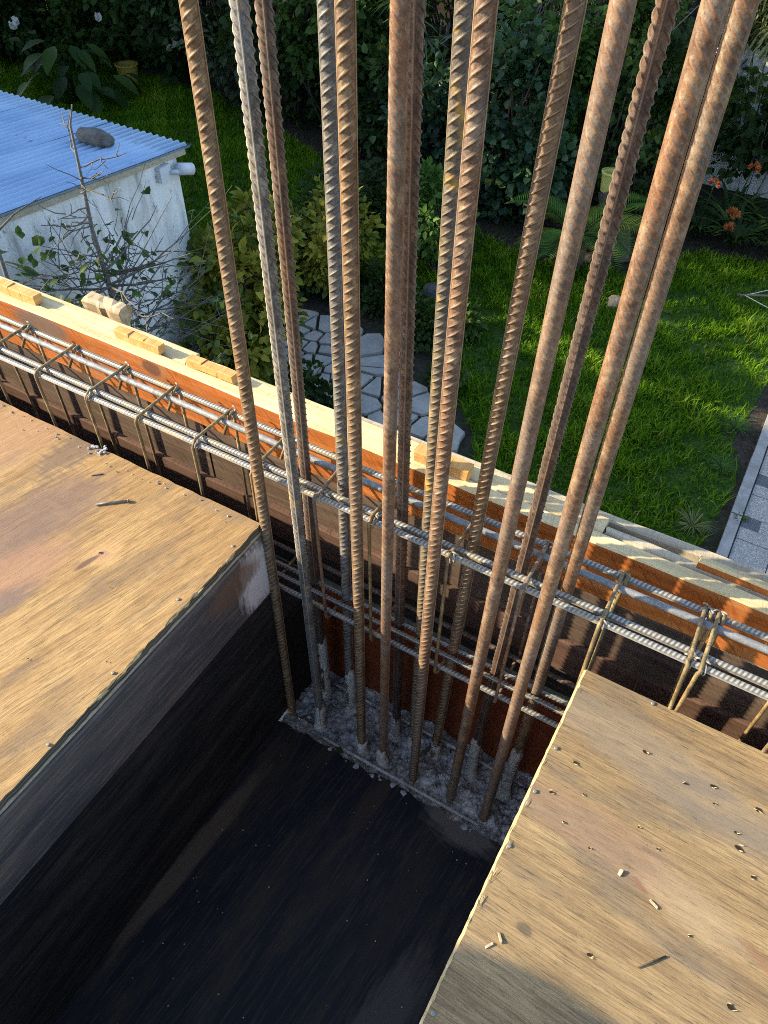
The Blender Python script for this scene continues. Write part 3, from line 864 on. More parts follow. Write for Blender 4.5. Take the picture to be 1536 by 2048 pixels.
# ------------------------------------------------------------------ ribbed bars
def ribbed(p0, p1, r, pitch, h, seg=32, dz=.0018, rot=0.0, skew=0.9, lw=.16, lh=None, rib=.30, fall=.24, seed=0, wav=0.0008):
    """reinforcing bar: two long ribs and slanted crescent ribs on both flanks"""
    p0 = np.array(p0, float); p1 = np.array(p1, float)
    Ld = np.linalg.norm(p1 - p0); t = (p1 - p0) / Ld
    lh = h if lh is None else lh
    # more vertices round the long ribs
    base = np.arange(seg) / seg * 2 * math.pi
    th = base - 0.30 * np.sin(2 * base)
    n = int(Ld / dz) + 1
    s = np.linspace(0, Ld, n)
    S, TH = np.meshgrid(s, th, indexing='ij')
    half = np.mod(TH, math.pi) / math.pi              # 0..1 across one flank
    arc = (half - .5) * math.pi * r
    S = S - skew * arc * np.clip((1 - np.abs(2 * half - 1)) / .22, 0, 1)
    S[0] = 0; S[-1] = Ld
    S = np.clip(S, 0, Ld)
    ph = np.mod((S + skew * arc + np.where(TH < math.pi, 0, .5) * pitch) / pitch, 1.0)
    d = np.abs(ph - .5) * 2                            # 0 at rib centre
    prof = np.clip((rib + fall - d) / fall, 0, 1)
    prof = prof * prof * (3 - 2 * prof)
    env = np.clip(np.sin(half * math.pi) * 1.45 - .40, 0, 1)
    RB = prof * env
    R = r + h * RB
    ld = np.minimum(np.mod(TH, math.pi), math.pi - np.mod(TH, math.pi))
    LR = np.clip(1.15 - ld / lw, 0, 1) ** .5
    R += lh * LR
    RB = np.maximum(RB, LR * .8)
    u = np.cross(t, (0, 0, 1.0)) if abs(t[2]) < .9 else np.cross(t, (0, 1.0, 0))
    u /= np.linalg.norm(u); b = np.cross(t, u)
    ca, sa = np.cos(TH + rot), np.sin(TH + rot)
    g = np.random.default_rng(seed)
    wob = wav * np.stack([np.sin(s * 2.1 + g.uniform(0, 6)), np.sin(s * 2.7 + g.uniform(0, 6))], 1)
    P = p0 + S[..., None] * t + (R * ca)[..., None] * u + (R * sa)[..., None] * b + wob[:, None, :1] * u + wob[:, None, 1:] * b
    V = P.reshape(-1, 3)
    i = np.arange(n - 1)[:, None] * seg + np.arange(seg)[None, :]
    j = np.arange(n - 1)[:, None] * seg + (np.arange(seg)[None, :] + 1) % seg
    F = np.stack([i, j, j + seg, i + seg], -1).reshape(-1, 4)
    # caps as fans of quads: centre vertices
    V = np.concatenate([V, [p0, p1]])
    c0, c1 = n * seg, n * seg + 1
    k = np.arange(0, seg, 2)
    F0 = np.stack([(k + 2) % seg, (k + 1) % seg, k, np.full_like(k, c0)], 1)
    e = (n - 1) * seg
    F1 = np.stack([e + k, e + (k + 1) % seg, e + (k + 2) % seg, np.full_like(k, c1)], 1)
    return V, np.concatenate([F, F0, F1]), np.concatenate([RB.ravel(), [0, 0]])


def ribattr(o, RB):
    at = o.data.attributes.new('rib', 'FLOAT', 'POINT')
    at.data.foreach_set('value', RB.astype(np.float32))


YF, YB = .700, .778
BARS = [  # x base, x top(z .85), row, rotation deg, material, pitch, top, words
    (-.656, -.643, 0, 26, 'rust_ochre', .0125, 1.42, 'ochre-brown column bar with sharp crescent ribs, standing at the corner of the tan panel'),
    (-.567, -.576, 0, 118, 'rust_grey', .0125, 1.38, 'grey weathered column bar, second counted from the tan panel, its worn ribs side-on'),
    (-.606, -.607, 1, 126, 'rust_dark', .0125, 1.40, 'dark brown column bar just behind the grey weathered second bar'),
    (-.530, -.524, 1, 16, 'rust_grey', .0125, 1.36, 'bluish-grey ribbed column bar touching a browner ribbed bar'),
    (-.451, -.449, 0, 17, 'rust_ochre', .0125, 1.45, 'yellowish-brown ribbed column bar, front one of the pair with the bluish-grey bar'),
    (-.393, -.390, 0, 2, 'rust_red', .0140, 1.41, 'smooth-looking reddish column bar with faint slanted ribs in the middle of the column'),
    (-.400, -.417, 1, 112, 'rust_dark', .0125, 1.37, 'dark brown column bar half hidden behind the smooth-looking reddish one'),
    (-.3545, -.363, 1, 8, 'rust_yellow', .0125, 1.39, 'ribbed column bar spotted with yellow, in the column back row'),
    (-.309, -.308, 0, 10, 'rust', .0125, 1.43, 'light brown sharp-ribbed column bar in front of the yellow-spotted one'),
    (-.2955, -.254, 1, 6, 'rust_ochre', .0125, 1.40, 'leaning orange-brown sharp-ribbed column bar standing alone before the garden bushes'),
    (-.212, -.191, 0, 14, 'rust_worn', .0140, 1.44, 'brown column bar with low worn ribs, fourth counted from the paving side'),
    (-.199, -.1745, 1, 98, 'rust_dark', .0125, 1.38, 'darkest column bar, wavy ribbed edge side-on, third counted from the paving side'),
    (-.1255, -.1225, 0, 9, 'rust_red', .0140, 1.46, 'thick-looking reddish column bar in front, next to the outermost bar on the paving side'),
    (-.1085, -.1112, 1, 8, 'rust_worn', 0.0115, 1.41, 'outermost orange-flecked column bar on the paving side, in the back row'),
]


def crust(parent, x, y, z0, z1, r, seed):
    g = np.random.default_rng(seed)
    n, seg = max(6, int((z1 - z0) / .012)), 14
    V = []
    for i in range(n):
        t = i / (n - 1)
        z = z0 + t * (z1 - z0)
        rr = r + .0022 + .004 * np.sin(np.arange(seg) / seg * 6.28 + seed + t * 2) * (1 - .4 * t) + .006 * max(0, 1 - t * 4) + g.normal(0, .0012, seg)
        rr = np.maximum(rr, r - .0005)
        if i == n - 1: rr = np.full(seg, r - .001)
        a = np.arange(seg) * 2 * math.pi / seg
        zz = z + g.normal(0, .004, seg) * (1 if 0 < i < n - 1 else 0) + (np.repeat(g.normal(0, .008, seg // 2), 2) if i >= n - 2 else 0)
        V.append(np.stack([x + rr * np.cos(a), y + rr * np.sin(a), zz], 1))
    V = np.concatenate(V)
    F = [(i * seg + j, i * seg + (j + 1) % seg, (i + 1) * seg + (j + 1) % seg, (i + 1) * seg + j) for i in range(n - 1) for j in range(seg)]
    return mesh_obj('cement_crust', V, F, M['cement'], parent, True)


CRUST = {1: (-.585,), 2: (-.44,), 3: (-.50,), 4: (-.645,), 5: (-.63,), 6: (-.60,), 7: (-.655,), 9: (-.62,), 11: (-.52,), 13: (-.47,)}
for k, (xb, xt, row, rot, mt, pitch, top, lab) in enumerate(BARS):
    y = YB if row else YF
    dxdz = (xt - xb) / (.85 + .68)
    z0 = -.72
    p0 = (xb + dxdz * (z0 + .68), y, z0); p1 = (xb + dxdz * (top + .68), y, top)
    worn = k in (5, 10, 12, 13)
    V, F, RB = ribbed(p0, p1, .0090, pitch, .0016 if worn else (.0019 if rot > 90 else .0027), rot=rad(rot), seg=32, dz=.0015, lw=.13, lh=.0016, seed=k, rib=.05 if not worn else .10, fall=.22 if not worn else .30, skew=1.0 if worn or rot > 90 else -.85)
    o = mesh_obj('rebar', V, F, M[mt], None, True, loc=(p0[0], y, z0))
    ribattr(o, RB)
    tag(o, lab, 'rebar', 'vertical column rebars')
    if k in CRUST:
        crust(o, xb, y, -.70, CRUST[k][0], .0098, 60 + k)

# ------------------------------------------------------------------ column head of rough concrete
cc = thing('concrete_column', 'rough grey broken concrete at the foot of the column bars', 'concrete column', (-.35, .75, -.75))
gx, gy = 150, 44
xs = np.linspace(-.661, -.031, gx); ys = np.linspace(.645, .8415, gy)
X, Y = np.meshgrid(xs, ys, indexing='ij')


def vnoise(X, Y, s, seed):
    g = np.random.default_rng(seed)
    T = g.uniform(-1, 1, (64, 64))
    u, v = X * s, Y * s
    i, j = np.floor(u).astype(int), np.floor(v).astype(int)
    fu, fv = u - i, v - j
    fu = fu * fu * (3 - 2 * fu); fv = fv * fv * (3 - 2 * fv)
    a = T[i % 64, j % 64]; b = T[(i + 1) % 64, j % 64]; c = T[i % 64, (j + 1) % 64]; d = T[(i + 1) % 64, (j + 1) % 64]
    return (a * (1 - fu) + b * fu) * (1 - fv) + (c * (1 - fu) + d * fu) * fv


Z = -.698 + .009 * vnoise(X, Y, 18, 1) + .008 * vnoise(X, Y, 45, 2) + .006 * vnoise(X, Y, 110, 3) + .004 * vnoise(X, Y, 220, 9)
Z += .012 * np.clip((Y - .815) / .025, 0, 1)
Z -= .012 * np.clip((.672 - Y) / .02, 0, 1)
T = np.stack([X, Y, Z], -1).reshape(-1, 3)
idx = np.arange(gx * gy).reshape(gx, gy)
q = np.stack([idx[:-1, :-1], idx[1:, :-1], idx[1:, 1:], idx[:-1, 1:]], -1).reshape(-1, 4)
mesh_obj('rough_top', T, q, M['concrete'], cc, False)
mb = MB(); mb.box((-.659, .66, -1.6), (-.033, .84, -.735)); mb.build('shaft', M['concrete'], cc)


def pebble(mb, c, r, g, sq=(1, 1, .7)):
    """12 sided lump"""
    ph = (1 + 5 ** .5) / 2
    V = np.array([(-1, ph, 0), (1, ph, 0), (-1, -ph, 0), (1, -ph, 0), (0, -1, ph), (0, 1, ph), (0, -1, -ph), (0, 1, -ph), (ph, 0, -1), (ph, 0, 1), (-ph, 0, -1), (-ph, 0, 1)]) / 1.9
    F = [(0, 11, 5), (0, 5, 1), (0, 1, 7), (0, 7, 10), (0, 10, 11), (1, 5, 9), (5, 11, 4), (11, 10, 2), (10, 7, 6), (7, 1, 8), (3, 9, 4), (3, 4, 2), (3, 2, 6), (3, 6, 8), (3, 8, 9), (4, 9, 5), (2, 4, 11), (6, 2, 10), (8, 6, 7), (9, 8, 1)]
    V = V * r * np.array(sq) * g.uniform(.7, 1.25, (12, 1))
    a = g.uniform(0, 6.28); ca, sa = math.cos(a), math.sin(a)
    V = V @ np.array([(ca, -sa, 0), (sa, ca, 0), (0, 0, 1)]).T
    mb.add(V + np.array(c), F)


mb = MB(); g = np.random.default_rng(8)
for i in range(520):
    x, y = g.uniform(-.65, -.04), g.uniform(.65, .835)
    pebble(mb, (x, y, (-.698 if y > .66 else -.681) + g.uniform(-.004, .004) + .010 * max(0, (y - .815) / .025)), g.choice([.002, .003, .003, .004, .006, .010]) * g.uniform(.7, 1.1), g)
o = mb.build('aggregate', M['aggregate'], cc); o['kind'] = 'stuff'
mb = MB(); mb.tube([(-.58, .690 - .014, -.690), (-.42, .675, -.686), (-.30, .677, -.690), (-.13, .676, -.684)], .0042, 8)
mb.build('column_tie', M['cement'], cc, True)
mb = MB(); mb.tube([(-.62, .812, -.684), (-.30, .812, -.680), (-.08, .812, -.684)], .0042, 8)
mb.build('column_tie', M['cement'], cc, True)
mb = MB(); mb.tube([(-.300, .800, -.66), (-.315, .765, -.683), (-.335, .735, -.692)], .0035, 7)
mb.build('bent_wire', M['rust_dark'], cc, True)
# a fallen leaf on the concrete
mb = MB(); mb.add([(-.502, .665, -.676), (-.492, .672, -.671), (-.478, .662, -.674), (-.490, .655, -.676)], [(0, 3, 2, 1)])
lf = mb.build('fallen_leaf', M['leaf_mid']); tag(lf, 'small green leaf lying on the rim of the broken concrete', 'leaf')

# ------------------------------------------------------------------ the beam's rebar cage
cg = thing('beam_cage', 'tied rebar cage of the edge beam: grey bars and yellowish stirrups', 'rebar cage', (-.5, .77, -.235))
XL, XR = -3.0, 2.3
TOPBARS = [(.8245, .1075, .0052, 'cage_bar', 1), (.8015, .1085, .0060, 'smooth_bar', 0), (.7440, .1065, .0054, 'cage_bar', 1), (.7245, .107, .0052, 'cage_bar', 1)]
LOWBARS = [(.8215, -.2255), (.7795, -.2265), (.757, -.2262), (.7290, -.2255)]
for k, (y, z, r, mt, ribs) in enumerate(TOPBARS):
    if ribs:
        V, F, RB = ribbed((XL, y, z), (XR, y + .002, z), r, .0068, .0009, seg=16, dz=.0017, rot=rad((8, 0, 14, 5)[k]), lw=.2, lh=.0009, rib=.22, fall=.22, seed=90 + k, wav=.0011, skew=.35)
        o = mesh_obj('top_bar', V, F, M[mt], cg, True)
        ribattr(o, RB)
    else:
        mb = MB(); mb.tube([(x, y + .002 * math.sin(x * 2.2), z + .001 * math.sin(x * 3)) for x in np.linspace(XL, XR, 50)], r, 12)
        mb.build('top_bar', M[mt], cg, True)
for k, (y, z) in enumerate(LOWBARS):
    V, F, RB = ribbed((XL, y, z), (XR, y, z), .0052, .0075, .0011, seg=12, dz=.0022, rot=rad(60 + 40 * k), lw=.22, lh=.0008, rib=.2, fall=.22, seed=95 + k, wav=.0014, skew=.5)
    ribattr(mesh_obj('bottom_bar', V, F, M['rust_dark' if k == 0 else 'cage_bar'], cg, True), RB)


def stirrup_pts(x, lean=0.0, y0=.7148, y1=.8330, z0=-.2345, z1=.1165, rc=.012):
    pts = []
    for cy, cz, a0 in ((y1 - rc, z1 - rc, 0), (y0 + rc, z1 - rc, 90), (y0 + rc, z0 + rc, 180), (y1 - rc, z0 + rc, 270)):
        for a in (0, 30, 60, 90):
            t = rad(a0 + a)
            pts.append((cy + rc * math.cos(t), cz + rc * math.sin(t)))
    pts.append(pts[0])
    # intermediate points so that long legs wobble a little
    return [(x + lean * (cz - z1), cy, cz) for cy, cz in pts]


gs = np.random.default_rng(12)
SX = [-2.56, -2.42, -2.28, -2.15, -2.01, -1.88, -1.75, -1.615, -1.485, -1.350, -1.212, -1.074, -.945, -.808, -.676, -.545, -.437, -.291, -.166, -.042, .087, .105, .232, .36, .50, .63, .77, .90]
ties = []
for k, x in enumerate(SX):
    mb = MB()
    ln = gs.normal(0, .025)
    P = np.array(stirrup_pts(x, ln))
    P[:, 0] += gs.normal(0, .0012, len(P))
    mb.tube(P, .0032, 7)
    # the end hook crosses the top corner into the cage
    mb.tube([(x + .007, .8325, .100), (x + .0075, .827, .1165), (x + .0075, .815, .1155), (x + .006, .79, .083)], .0031, 7)
    mb.build('stirrup', M['stirrup'] if -1.4 < x < -.6 or x > .0 or k % 3 else M['rust'], cg, True)
    for (y, z, s) in ((.8245, .1075, 1), (.7245, .107, 1)):
        ties.append((x, y, z))
tie0 = None
for k, (x, y, z) in enumerate(ties):
    if tie0 is None:
        mb = MB()
        a = np.linspace(0, 2 * math.pi, 12)
        mb.tube([(x + .006 * math.sin(t * .5) , y + .0085 * math.cos(t), z + .0085 * math.sin(t)) for t in a], .0011, 5)
        mb.tube([(x + .0, y + .0085 * math.cos(t), z + .0085 * math.sin(t + .4)) for t in a], .0011, 5)
        mb.tube([(x, y + .006, z + .006), (x + .004, y + .002, z + .011), (x + .010, y - .002, z + .011)], .0014, 5)
        mb.tube([(x, y + .006, z + .006), (x - .004, y + .005, z + .011), (x - .009, y + .004, z + .010)], .0014, 5)
        tie0 = mb.build('tie_wire', M['tie'], cg, True, loc=(x, y, z))
    else:
        o = inst(tie0, 'tie_wire', cg, (x, y, z))
        o.rotation_euler = (gs.normal(0, .4), 0, gs.uniform(-.6, .6))
        s = gs.uniform(.85, 1.2); o.scale = (s, s, s)

# ------------------------------------------------------------------ nails, holes, chips on the panels
def nail_head(parent, x, y, r=.0027):
    mb = MB(); mb.tube([(x, y, -.001), (x, y, .0014), (x, y, .0016)], [r, r, r * .7], 10)
    return mb.build('nail_head', M['nail'], parent, True)


for x, y in ((-.664, .195), (-.669, .630), (-.668, .33), (-1.30, .685), (-.675, .49)): nail_head(pa, x, y)
for x, y in ((.071, .708), (-.031, .404), (-.030, .186), (-.029, .565), (.32, .706), (-.0305, .49)): nail_head(pb, x, y, .0029)
m = NB('hole_shade'); m.col((0.018, 0.013, 0.009)); m.rough(0.9); M['hole'] = m.mat  # near-black colour painted in for the shade inside a nail hole


def torn(parent, x, y, s, ang, seed):
    """a nail hole with torn veneer: flat dark patch for its shaded inside, lifted splinters"""
    g = np.random.default_rng(seed)
    n = 9
    a = np.arange(n) * 2 * math.pi / n
    s = s * .65
    rr = s * g.uniform(.55, 1.0, n)
    ca, sa = math.cos(ang), math.sin(ang)
    P = np.stack([rr * np.cos(a) * 1.35, rr * np.sin(a) * .8], 1) @ np.array([(ca, sa), (-sa, ca)])
    V = [(x + p[0], y + p[1], .0012) for p in P] + [(x + p[0] * .5, y + p[1] * .5, .0010) for p in P]
    F = [(i, (i + 1) % n, n + (i + 1) % n, n + i) for i in range(n)] + [tuple(range(n, 2 * n))]
    o = mesh_obj('nail_hole_shade', np.array(V), F, M['hole'], parent)
    mb = MB()
    for i in range(2):
        t = g.uniform(0, 6.28); r0 = s * g.uniform(.7, 1.1)
        cx, cy = x + r0 * math.cos(t), y + r0 * math.sin(t)
        l, wd = s * g.uniform(.5, 1.0), s * g.uniform(.12, .25); b = ang + g.normal(0, .35)
        c, d = math.cos(b), math.sin(b)
        mb.add([(cx - l * c, cy - l * d, .0012), (cx + wd * d, cy - wd * c, .0018), (cx + l * c, cy + l * d, .003), (cx - wd * d, cy + wd * c, .0018)], [(0, 1, 2, 3), (3, 2, 1, 0)])
    mb.build('splinters', M['ply_edge_pale'], o)['kind'] = 'stuff'


for k, (x, y, s) in enumerate(((.147, .608, .005), (.182, .624, .006), (.244, .622, .007), (.233, .556, .008), (.257, .528, .005), (.105, .335, .0055), (.003, .558, .005), (.085, .625, .006), (.190, .600, .003), (-.010, .500, .005), (.020, .470, .0035), (.205, .418, .0035), (.14, .50, .003), (.11, .515, .003), (.030, .52, .003), (.266, .367, .007), (.062, .455, .003), (.225, .575, .004))):
    torn(pb, x, y, s, rad(-3 + 20 * math.sin(k * 1.7)), 200 + k)
for k, (x, y, s) in enumerate(((-.860, .497, .005), (-.69, .34, .003), (-.80, .28, .003), (-.82, .20, .004), (-.79, .45, .0025), (-.98, .665, .0035))):
    torn(pa, x, y, s, PA + .2 * math.sin(k * 2), 240 + k)
# splinters lifted off the rim of the tan panel
gsp = np.random.default_rng(31)
mb = MB()
for c0 in (.60, .515, .47, .36, .335, .30):
    for i in range(5):
        y = c0 + gsp.uniform(-.02, .02); l = gsp.uniform(.006, .018); wd = gsp.uniform(.0008, .0018)
        x = -.657 + gsp.uniform(-.002, .003)
        mb.add([(x, y - l, -.001), (x + wd, y, gsp.uniform(-.006, .001)), (x + gsp.uniform(-.001, .003), y + l, gsp.uniform(.0, .004)), (x - wd, y, .0022)], [(0, 1, 2, 3), (3, 2, 1, 0)])
mb.build('splinters', M['ply_edge_pale'], pa)['kind'] = 'stuff'
mb = MB()
for i in range(30):
    y = gsp.choice([gsp.uniform(.29, .37), gsp.uniform(.2, .70)]); l = gsp.uniform(.003, .009); wd = gsp.uniform(.0005, .0012)
    x = -.0375 + gsp.uniform(-.001, .005)
    mb.add([(x, y - l, .0008), (x + wd, y, .0015), (x + gsp.uniform(-.002, .002), y + l, gsp.uniform(.0005, .003)), (x - wd, y, .002)], [(0, 1, 2, 3), (3, 2, 1, 0)])
mb.build('splinters', M['ply_edge_pale'], pb)['kind'] = 'stuff'


def chip_thing(name, label, cat, x, y, l, wd, h, ang, mat, group=None, z=.0006):
    c, s = math.cos(ang), math.sin(ang)
    l, wd, h = l * .8, wd * .75, h * .7
    mb = MB()
    prof = np.array([(-1, -.8, 0), (-.6, -1, 0), (.9, -.9, 0), (1, .3, 0), (.7, 1, 0), (-.9, .8, 0)])
    T = []
    for zz in (0, 1):
        for a, b, _ in prof:
            k = 1 - .18 * zz
            T.append((x + c * a * l * k - s * b * wd * k, y + s * a * l * k + c * b * wd * k, z + zz * h * (1 + .3 * a)))
    F = [tuple(range(5, -1, -1)), tuple(range(6, 12))] + [(i, (i + 1) % 6, 6 + (i + 1) % 6, 6 + i) for i in range(6)]
    mb.add(T, F)
    return tag(mb.build(name, mat), label, cat, group)


M['chip'] = sawn('grey_wood_chip', [(0.30, 0.24, 0.16), (0.42, 0.34, 0.23), (0.52, 0.43, 0.30)], 0.2)
chip_thing('wood_chip', 'grey wood chip lying by the edge of the brown panel, longer of two crossed chips', 'wood chip', .004, .297, .0085, .0022, .003, rad(-50), M['chip'], 'wood chips on the brown panel')
chip_thing('wood_chip', 'dark wood chip leaning under the lighter one near the rim of the brown panel', 'wood chip', -.004, .283, .0075, .0024, .002, rad(55), M['pine_grey'], 'wood chips on the brown panel')
chip_thing('wood_chip', 'small dark block-shaped chip alone in the middle of the brown panel', 'wood chip', .107, .446, .0058, .0034, .004, rad(80), M['pine_grey'], 'wood chips on the brown panel')
chip_thing('wood_chip', 'tan flat chip next to a red stain on the brown panel', 'wood chip', .156, .431, .009, .0022, .002, rad(-25), M['chip'], 'wood chips on the brown panel')
chip_thing('splinter', 'thin dark splinter lying near the far rim of the tan panel', 'splinter', -1.007, .639, .015, .0017, .002, rad(42), M['bark'])
# a loose nail
ln = thing('loose_nail', 'bent rusty nail lying loose on the tan panel', 'nail', (-.925, .60, .002))
mb = MB(); mb.tube([(-.950, .578, .0026), (-.930, .596, .0032), (-.905, .616, .0026)], .0021, 8); mb.build('shank', M['rust_grey'], ln, True)
mb = MB(); mb.tube([(-.9055, .6155, .003), (-.9043, .6167, .003)], .0045, 10); mb.build('head', M['rust_grey'], ln, True)
sp = thing('loose_twig', 'thin twig lying on the brown panel beside the rounded shadow', 'twig', (.17, .35, .001))
mb = MB(); mb.tube([(.160, .352, .0015), (.172, .3655, .0022), (.186, .381, .0015)], .0011, 6); mb.build('stick', M['bark'], sp, True)
# crumbs of cement on the rim of the tan panel
mb = MB(); g = np.random.default_rng(77)
for i in range(60):
    if i < 18: x, y, r = -1.055 + g.normal(0, .010), .690 + g.normal(0, .007), g.uniform(.0012, .0045)
    else: x = g.uniform(-1.45, -.68); y = .690 - abs(g.normal(0, .012)); r = g.uniform(.0008, .0026)
    pebble(mb, (x, y, .001 + r * .4), r, g)
tag(mb.build('cement_crumbs', M['aggregate']), 'grey cement crumbs on the far rim of the tan panel', 'crumbs', kind='stuff')
mb = MB()
for i in range(70):
    x, y = g.uniform(-.64, -.06), g.uniform(-.3, .65); r = g.choice([.0008, .0012, .0018])
    pebble(mb, (x, y, -.6785 + r * .4), r, g)
tag(mb.build('sawdust_crumbs', M['ply_edge_pale']), 'pale specks scattered over the black soffit panel', 'crumbs', kind='stuff')

# unseen drum, added behind the camera to cast a rounded shadow on the panel
dr = thing('added_shadow_drum', 'unseen blue drum added behind the camera to cast the rounded shadow', 'drum', (-1.524, -.718, 0))
mb = MB()
zs = [0, .004, .02, .30, .31, .33, .34, .58, .59, .61, .62, .86, .89, .90]
rs = [.27, .285, .29, .29, .298, .298, .29, .29, .298, .298, .29, .29, .28, .27]
mb.tube([(-1.524, -.718, z) for z in zs], rs, 40); mb.build('barrel', M['drum'], dr, True)
mb = MB(); mb.tube([(-1.42, -.718, .90), (-1.42, -.718, .93)], .03, 16); mb.build('bung', M['drum'], dr, True)

# ------------------------------------------------------------------ shed
shed = thing('garden_shed', 'whitewashed shed with a blue corrugated roof at the garden edge', 'shed', (-6.0, 2.5, G))
RX = -3.885; RZ = lambda y: -1.105 - (y - 4.04) * .088
mb = MB()
mb.add([(-3.93, 0.95, G), (-3.93, 3.915, G), (-3.93, 3.915, RZ(3.915) - .03), (-3.93, .95, RZ(.95) - .03), (-8.2, .95, G), (-8.2, 3.915, G), (-8.2, 3.915, RZ(3.915) - .03), (-8.2, .95, RZ(.95) - .03)],
       [(0, 1, 2, 3), (1, 5, 6, 2), (5, 4, 7, 6), (4, 0, 3, 7)])
mb.build('wall', M['whitewash'], shed)
roof = None
pitch = .0615
ncor = 13
x = RX
gr = np.random.default_rng(2)
k = 0
while x > -8.3:
    W = ncor * pitch
    t = np.arange(0, ncor * 8 + 1)
    xx = x - t * pitch / 8
    zz = .0155 * np.cos(t / 8 * 2 * math.pi)
    yy = np.linspace(.9, 4.045 + gr.uniform(-.01, .01), 9)
    V = []
    for y in yy:
        V += [(a, y, RZ(y) + b + .0015 * (k % 2) + .003 * math.sin(y * 3 + k)) for a, b in zip(xx, zz)]
    n = len(xx)
    V2 = [(a, b, c - .004) for a, b, c in V]
    F = []
    for i in range(len(yy) - 1):
        for j in range(n - 1):
            F.append((i * n + j, (i + 1) * n + j, (i + 1) * n + j + 1, i * n + j + 1))
            F.append(tuple(len(V) + q for q in (i * n + j, i * n + j + 1, (i + 1) * n + j + 1, (i + 1) * n + j)))
    e = (len(yy) - 1) * n
    for j in range(n - 1):
        F.append((e + j, len(V) + e + j, len(V) + e + j + 1, e + j + 1))
    mesh_obj('roof_sheet', V + V2, F, M['roof'], shed, True)
    x -= W - pitch; k += 1
mb = MB(); mb.box((-3.955, .93, -1.17), (-3.905, 3.99, -1.125))
V = np.array(mb.v[0]); V[:, 2] = np.array([RZ(y) for y in V[:, 1]]) + np.where(V[:, 2] > -1.15, -.014, -.05); mb.v[0] = V
mb.build('fascia', M['pine_grey'], shed)
# stone weighing down the roof
def stone(name, c, r, seed, mat, label, cat, group=None, sub=3):
    g = np.random.default_rng(seed)
    n, mm = 14, 9
    V = [(c[0], c[1], c[2] + r[2])]
    amp = g.uniform(.8, 1.15, (mm, n))
    for i in range(1, mm):
        a = math.pi * i / mm
        for j in range(n):
            b = 2 * math.pi * j / n
            s = amp[i - 1, j] * .35 + .65
            V.append((c[0] + r[0] * s * math.sin(a) ** .7 * math.cos(b), c[1] + r[1] * s * math.sin(a) ** .7 * math.sin(b), c[2] + r[2] * s * math.cos(a)))
    V.append((c[0], c[1], c[2] - r[2]))
    F = [(0, 1 + j, 1 + (j + 1) % n) for j in range(n)]
    for i in range(mm - 2):
        for j in range(n):
            F.append((1 + i * n + j, 1 + (i + 1) * n + j, 1 + (i + 1) * n + (j + 1) % n, 1 + i * n + (j + 1) % n))
    e = len(V) - 1; b0 = 1 + (mm - 2) * n
    F += [(e, b0 + (j + 1) % n, b0 + j) for j in range(n)]
    return tag(mesh_obj(name, V, F, mat, None, False), label, cat, group)


stone('rock', (-4.385, 3.655, RZ(3.66) + .045), (.165, .075, .05), 3, M['stone'], 'grey rock lying on the blue corrugated shed roof', 'rock')
# wall light
sl = thing('wall_light', 'white wall light with a tubular head at the shed corner', 'wall light', (-3.93, 3.76, -1.2))
mb = MB(); mb.box((-3.929, 3.70, -1.245), (-3.885, 3.80, -1.145)); mb.build('box', M['white_plastic'], sl)
mb = MB(); mb.tube([(-3.89, 3.795, -1.20), (-3.86, 3.83, -1.205), (-3.845, 3.85, -1.205)], .017, 10); mb.build('bracket', M['white_plastic'], sl, True)
mb = MB(); mb.tube([(-3.86, 3.845, -1.19), (-3.84, 3.955, -1.225)], .040, 18); mb.build('lamp_head', M['white_plastic'], sl, True)
mb = MB(); mb.tube([(-3.8402, 3.953, -1.2245), (-3.8396, 3.957, -1.2255)], .030, 18); mb.build('lens', M['dark_glass'], sl)

# ------------------------------------------------------------------ plants
def leaf_arrays(P, D, Nn, L, W, fold=.25, g=None):
    """folded pointed leaves at points P along D with normal Nn"""
    D = D / (np.linalg.norm(D, axis=1)[:, None] + 1e-9)
    S = np.cross(D, Nn); S /= np.linalg.norm(S, axis=1)[:, None] + 1e-9
    U = np.cross(S, D)
    L = L[:, None]; W = W[:, None]
    n = len(P)
    V = np.empty((n, 8, 3))
    V[:, 0] = P
    m1 = P + D * L * .30 + U * L * .02
    m2 = P + D * L * .66 - U * L * .03
    V[:, 1] = m1 - S * W * .92 + U * W * fold
    V[:, 2] = m2 - S * W * .80 + U * W * fold
    V[:, 3] = P + D * L - U * L * .13
    V[:, 4] = m2 + S * W * .80 + U * W * fold
    V[:, 5] = m1 + S * W * .92 + U * W * fold
    V[:, 6] = m1
    V[:, 7] = m2
    i = np.arange(n)[:, None] * 8
    tri = ((0, 1, 6), (0, 6, 5), (1, 2, 7), (1, 7, 6), (6, 7, 4), (6, 4, 5), (2, 3, 7), (7, 3, 4))
    F = np.concatenate([i + np.array(t) for t in tri], 1).reshape(-1, 3)
    return V.reshape(-1, 3), F


LT = 8          # triangles in a leaf


def unit(g, n):
    v = g.normal(0, 1, (n, 3))
    return v / np.linalg.norm(v, axis=1)[:, None]


